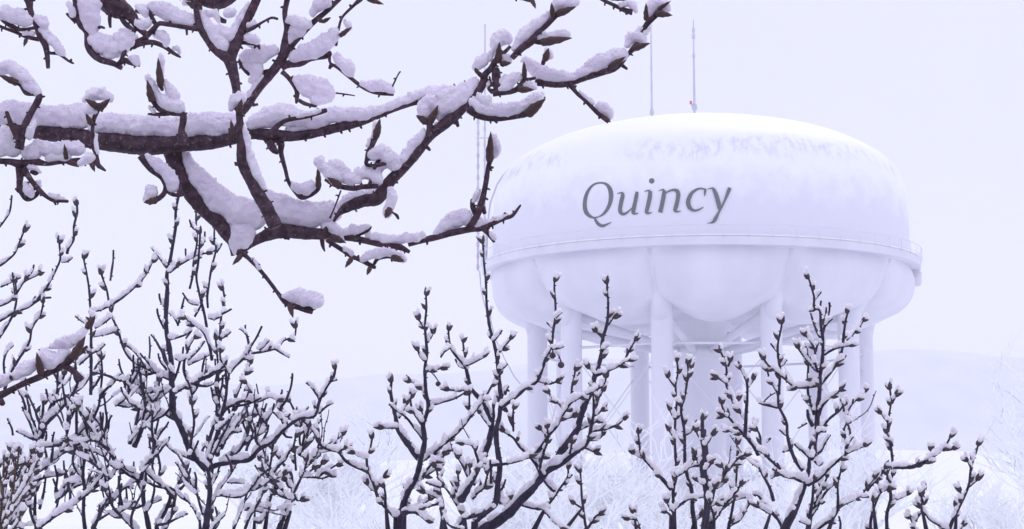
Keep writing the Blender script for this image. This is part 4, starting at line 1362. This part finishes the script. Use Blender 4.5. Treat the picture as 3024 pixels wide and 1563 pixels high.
def build_tree(ti, nm, label, Y0, base, data):
    root = empty(nm, (P(base[0], 1563, Y0).x, Y0, 0))
    tag(root, label, 'tree', 'bare young trees below the tower')
    lines = data.strip().split('\n'); nb = 0; MB_ = M_barkbr if 'brown' in label else M_bark2
    groups = []
    for li, ln in enumerate(lines):
        a, c = ln.split(':'); bare = '!' in a; a = a.replace('!', '').replace('*', '')
        r0, r1 = map(float, a.split(','))
        r1 = 3 + (r1 - 3) * (.75 if ti < 4 else .82)
        pts = [tuple(map(float, q.split(','))) for q in c.split()]
        if len(pts) < 2: continue
        L = [0]
        for p, q in zip(pts, pts[1:]): L.append(L[-1] + math.hypot(p[0] - q[0], p[1] - q[1]))
        rows = [(p[0], p[1], r0 + (r1 - r0) * (l / L[-1]) ** 1.15) for p, l in zip(pts, L)]
        groups.append((rows, bare, L[-1], 0))
    base_groups = [g for g in groups if g[2] > 60]
    for k in range({0: 105, 1: 180, 2: 115, 3: 34, 4: 10, 5: 8, 6: 6, 8: 4, 9: 5, 10: 5, 11: 10, 14: 0}.get(ti, 2)):
        rows, bare, LL, _x = rng.choice(base_groups); c = catmull(rows, 8); i = rng.randint(1, len(c) - 2)
        x, y, r = c[i]
        if y < (1090 if ti < 4 else 1250) or y > 1570: continue
        a = math.atan2(c[i - 1][1] - c[i][1], c[i - 1][0] - c[i][0]) + rng.choice((-1, 1)) * rng.uniform(.25, .9)
        n = rng.randint(3, 6); st = rng.uniform(11, 26); pts = [(x, y)]
        for q in range(n):
            a += ((-math.pi / 2 - a + math.pi) % (2 * math.pi) - math.pi) * .12 + rng.uniform(-.30, .30)
            pts.append((pts[-1][0] + math.cos(a) * st, pts[-1][1] + math.sin(a) * st))
        pts = pts[::-1]; thin = rng.random() < .28; tr = 1.3 if thin else 2.9
        if pts[0][1] > y: continue
        groups.append(([(p_[0], p_[1], tr + tr * .6 * j / n) for j, p_ in enumerate(pts)], thin or rng.random() < .3, st * n, 1))
    groups.sort(key=lambda g: -g[2])
    bases = [g[0][-1] for g in groups]
    balls_all = []; 
    for gi, (rows, bare, LL, extra) in enumerate(groups):
        Y = Y0 + (0 if gi == 0 else rng.uniform(-.05, .05)) + .04 * math.sin(gi * 2.1)
        px = Y / FPX; b = MB()
        lean = rng.uniform(-.10, .10) if LL > 60 else rng.uniform(-.03, .03)
        c = catmull(rows, 7); n = len(c)
        # taper from the tip towards the viewer or away, ending at the tree's own plane
        Yt = lambda i: Y0 + (Y - Y0 + lean * (1 - i / max(n - 1, 1)))
        P3 = []; rad = []
        for i, (x, y, r) in enumerate(c):
            k = 1 + .20 * noise.noise(Vector((x * .05, y * .05, ti + gi * .7))) + .16 * noise.noise(Vector((x * .2, y * .2, gi)))
            P3.append(P(x, y, Yt(i))); rad.append(max(r, 1.2) * k * px)
        b.tube(P3, rad, 7 if rows[-1][2] < 10 else 10)
        # bud scars
        i = rng.randint(2, 5)
        while i < n - 2:
            x, y, r = c[i]; tx, ty = c[i + 1][0] - c[i - 1][0], c[i + 1][1] - c[i - 1][1]; l = math.hypot(tx, ty) or 1; s = rng.choice((-1, 1))
            nx, ny = -ty / l * s, tx / l * s
            b.tube([P(x + nx * r * .5, y + ny * r * .5, Yt(i)), P(x + nx * (r + 3.0), y + ny * (r + 3.0) - 1, Yt(i))], [2.6 * px, 1.5 * px], 5)
            i += rng.randint(4, 9)
        o = b.build('branch', MB_, root)
        balls = []
        # buds: alternate along the stem, a pair or three at the tip
        spots = []
        if not bare:
            tx, ty = c[0][0] - c[min(2, n - 1)][0], c[0][1] - c[min(2, n - 1)][1]; a0 = math.atan2(ty, tx)
            spots.append((0, a0 + rng.uniform(-.15, .15), rng.uniform(20, 30)))
            spots.append((0, a0 + rng.choice((-1, 1)) * rng.uniform(.55, .95), rng.uniform(18, 27)))
            d = 0; s = rng.choice((-1, 1)); nxt = rng.uniform(28, 45)
            for i in range(1, n - 1):
                d += math.hypot(c[i][0] - c[i - 1][0], c[i][1] - c[i - 1][1])
                if d > nxt and i < n * .82 and c[i][2] < 6.5:
                    tx, ty = c[i - 1][0] - c[i + 1][0], c[i - 1][1] - c[i + 1][1]
                    spots.append((i, math.atan2(ty, tx) + s * rng.uniform(.55, .9), rng.uniform(16, 29)))
                    s = -s; nxt = d + rng.uniform(38, 75)
        for (i, a, ln_) in spots:
            x, y, r = c[i]
            if not in_frame(x, y) or nb >= 96: continue
            ex, ey = x + math.cos(a) * ln_, y + math.sin(a) * ln_
            if ey > y + 4 and abs(math.cos(a)) < .9: ey = y + 3
            Yb = Yt(i) + rng.uniform(-.006, .006)
            wd = rng.uniform(5.0, 7.4)
            place_bud(BUDS2, P(x, y, Yb), P(ex, ey, Yb + rng.uniform(-.004, .004)), wd * px, o); nb += 1
            if rng.random() < .9:
                hx = abs(math.cos(a)); mx, my = (x + ex) / 2, (y + ey) / 2
                off = wd * .7 + 2.0
                sx = 0 if hx > .3 else rng.choice((-3, 3))
                for t, rr in ((.35, .85), (.62, 1.0), (.85, .8)):
                    q = rng.uniform(5.2, 8.2) * rr
                    balls.append((P(x + (ex - x) * t + sx, y + (ey - y) * t - off - 1.5 * hx, Yb), q * px))
        # snow ridge where the stem lies flat enough, deeper in forks
        acc = rng.uniform(0, 9)
        for i in range(1, n - 1):
            tx, ty = c[i + 1][0] - c[i - 1][0], c[i + 1][1] - c[i - 1][1]; l = math.hypot(tx, ty) or 1
            hz_ = abs(tx) / l; x, y, r = c[i]
            ns = noise.noise(Vector((x * .03, y * .03, gi * 1.3 + ti)))
            if hz_ > .30 + .1 * extra and ns > -.25 + .2 * (hz_ < .5) + .1 * extra:
                q = (min(r, 11) * .46 + 2.0 + (5.4 if not extra else 3.6) * (hz_ - .25)) * (1 + .95 * ns)
                if q < 2.2: continue
                up = r * .75 + q * .55
                nxn, nyn = (ty / l, -tx / l) if -tx / l < 0 else (-ty / l, tx / l)
                balls.append((P(x + nxn * up * .6, y - up * (.4 + .6 * hz_), Yt(i)), q * px))
                if l > q * 1.2: balls.append((P((x + c[i + 1][0]) / 2 + nxn * up * .6, (y + c[i + 1][1]) / 2 - up * (.4 + .6 * hz_), Yt(i)), q * .97 * px))
        x, y, r = c[-1]
        if len(c) > 4 and in_frame(x, y) and r > 3.4:
            for t in (1, 2):
                xx, yy, rr = c[-1 - t]
                if abs(xx - x) > 3: balls.append((P((x * 0.45 + xx * .55), min(y, yy) - 3 - 3 * t, Yt(n - 1)), (6.5 + r * .3) * px))
        if balls:
            queue_snow(balls, 2.2 * px, 2.6 * px, 13 * px, M_snow2, o, gi + ti * 9.1)
    # trunk down to the ground
    b = MB(); main = groups[0][0][-1]
    lows = sorted(groups, key=lambda g: -g[0][-1][1])[:7]
    top = P(base[0], 1700, Y0); gnd = Vector((top.x + .1 * math.sin(ti), Y0, -.05))
    b.tube([gnd, Vector((top.x + .05, Y0, 2.0)), Vector((top.x, Y0, top.z - 1.2)), top], [.075, .055, .036, .024], 12)
    for g in lows:
        x, y, r = g[0][-1]
        if y < 1500: continue
        s = P(x, y, Y0); b.tube([top - Vector((0, 0, .12)), (top + s) / 2 + Vector(((s.x - top.x) * .25, 0, 0)), s], [.018, (.012 + r * Y0 / FPX) / 2, r * Y0 / FPX], 8)
    b.build('trunk', MB_, root)
    for (t_, x, y, r, sx, sy) in BERRIES:
        if t_ == ti:
            b = MB(); c0 = P(x, y, Y0); rr = r * Y0 / FPX
            b.lathe([(rr * math.sin(t * math.pi / 8) + 1e-5, c0.z + rr * math.cos(t * math.pi / 8)) for t in range(9)], c0.x, c0.y, 12)
            b.tube([c0, (c0 + P(sx, sy, Y0)) / 2 + Vector((.002, 0, .001)), P(sx, sy, Y0)], [1.2 * Y0 / FPX] * 3, 5)
            b.build('berry', M_bud2, root)
for ti, (nm, lab, Y0, base, data) in enumerate(TREES):
    build_tree(ti, nm, lab, Y0, base, data)
melt_snow()
# ---------------------------------------------------------------- pale snow laden trees across the field
def mat_far():
    m, t, b = newmat('snowed_bark'); N = t.nodes.new; L = t.links.new
    g = N('ShaderNodeNewGeometry'); s = N('ShaderNodeSeparateXYZ'); L(g.outputs['Normal'], s.inputs[0])
    n = N('ShaderNodeTexNoise'); n.inputs['Scale'].default_value = 1.2; L(g.outputs['Position'], n.inputs['Vector'])
    a = N('ShaderNodeMath'); a.operation = 'ADD'; L(s.outputs['Z'], a.inputs[0]); L(n.outputs['Fac'], a.inputs[1])
    r = N('ShaderNodeMapRange'); r.inputs['From Min'].default_value = -.50; r.inputs['From Max'].default_value = -.15; L(a.outputs[0], r.inputs['Value'])
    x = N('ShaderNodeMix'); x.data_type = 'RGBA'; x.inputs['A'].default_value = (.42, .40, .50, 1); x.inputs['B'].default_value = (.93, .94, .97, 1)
    L(r.outputs[0], x.inputs['Factor']); L(x.outputs['Result'], b.inputs['Base Color']); b.inputs['Roughness'].default_value = .9
    return m
M_far = mat_far()
def far_proto(seed, H):
    r = random.Random(seed); tr = MB(); cr = MB()
    tr.tube([Vector((0, 0, 0)), Vector((.1, 0, H * .15)), Vector((.05, .1, H * .32))], [.2, .15, .12], 8)
    def grow(p, d, L, rad, lev):
        pts = [p]; q = p.copy(); dd = d.copy(); n = 5 if lev < 4 else 3
        for i in range(n):
            dd = (dd + Vector((r.uniform(-.25, .25), r.uniform(-.25, .25), r.uniform(-.12, .22)))).normalized()
            q = q + dd * L / n; pts.append(q.copy())
        cr.tube(pts, [rad * (1 - .45 * i / n) for i in range(n + 1)], 5 if lev < 3 else 4, False)
        if lev >= 4: return
        for k in range(r.choice((3, 4)) if lev < 3 else 3):
            t = r.uniform(.35, 1); j = min(int(t * n), n - 1); s = pts[j] + (pts[j + 1] - pts[j]) * (t * n - j)
            a = r.uniform(0, 6.28); out_ = Vector((math.cos(a), math.sin(a), r.uniform(-.1, .7)))
            grow(s, (dd * .55 + out_ * .75).normalized(), L * r.uniform(.62, .85), max(rad * .66, .018), lev + 1)
    for k in range(6):
        a = k * 1.05 + r.uniform(-.3, .3)
        grow(Vector((.05, .1, H * r.uniform(.2, .32))), Vector((math.cos(a) * .6, math.sin(a) * .6, r.uniform(.5, 1.1))).normalized(), H * .32, .10, 0)
    mt = tr.mesh('trunk'); mc = cr.mesh('crown')
    for m in (mt, mc): m.materials.append(M_far)
    return mt, mc
protos = [far_proto(11, 8.0), far_proto(23, 8.0), far_proto(37, 8.0)]
FAR = [(-5.6, 60, 1.1), (-3.0, 49, .95), (-.6, 66, 1.12), (2.4, 54, 1.0), (5.2, 63, 1.05), (7.2, 50, .95), (10.2, 60, 1.05), (12.6, 51, 1.0),
       (14.4, 48, 1.22), (17.8, 60, 1.35), (4.0, 44, .85), (8.8, 72, 1.2), (-9.5, 74, 1.2), (1.0, 78, 1.3)]
from_words = ['behind the wide vee of stems', 'in the gap before the tower', 'behind the slender knotted tree', 'below the tower lettering',
              'between two tower legs', 'before the central shaft of the tower', 'below the tower bowl edge', 'just clear of the last tower leg', 'standing higher at the open side of the field', 'tallest, cut by the frame at the open side',
              'nearest under the slanting stem', 'behind the leg nearest the shaft', 'far behind the long side arm thicket', 'farthest one, under the mast']
for i, (x, y, s) in enumerate(FAR):
    mt, mc = protos[i % 3]
    k_ = 1.35; x, y, s = x * k_, y * k_, s * (.86 + .22 * (i % 3 == 0)) * 1.08
    o = empty('snowy_tree', (x, y, 0)); o.rotation_euler = (0, 0, i * 2.4); o.scale = (s, s, s)
    tag(o, 'pale snow laden tree in the mist ' + from_words[i], 'tree', 'misty snow laden trees across the field')
    for nme, me in (('trunk', mt), ('crown', mc)):
        c = bpy.data.objects.new(nme, me); COL.objects.link(c); c.parent = o
# ---------------------------------------------------------------- falling snow air
hm = bpy.data.materials.new('haze_air'); hm.use_nodes = True; t = hm.node_tree; t.nodes.clear()
o_ = t.nodes.new('ShaderNodeOutputMaterial'); pv = t.nodes.new('ShaderNodeVolumePrincipled')
pv.inputs['Color'].default_value = (.97, .97, .995, 1); pv.inputs['Density'].default_value = 0.0019
t.links.new(pv.outputs[0], o_.inputs['Volume'])
b = MB(); b.box((0, 450, 44.5), 2600, 1640, 91); hz = b.build('haze', hm, None, smooth=False)
tag(hz, 'pale snowy air between the near branches and the tower', 'haze', kind='stuff')
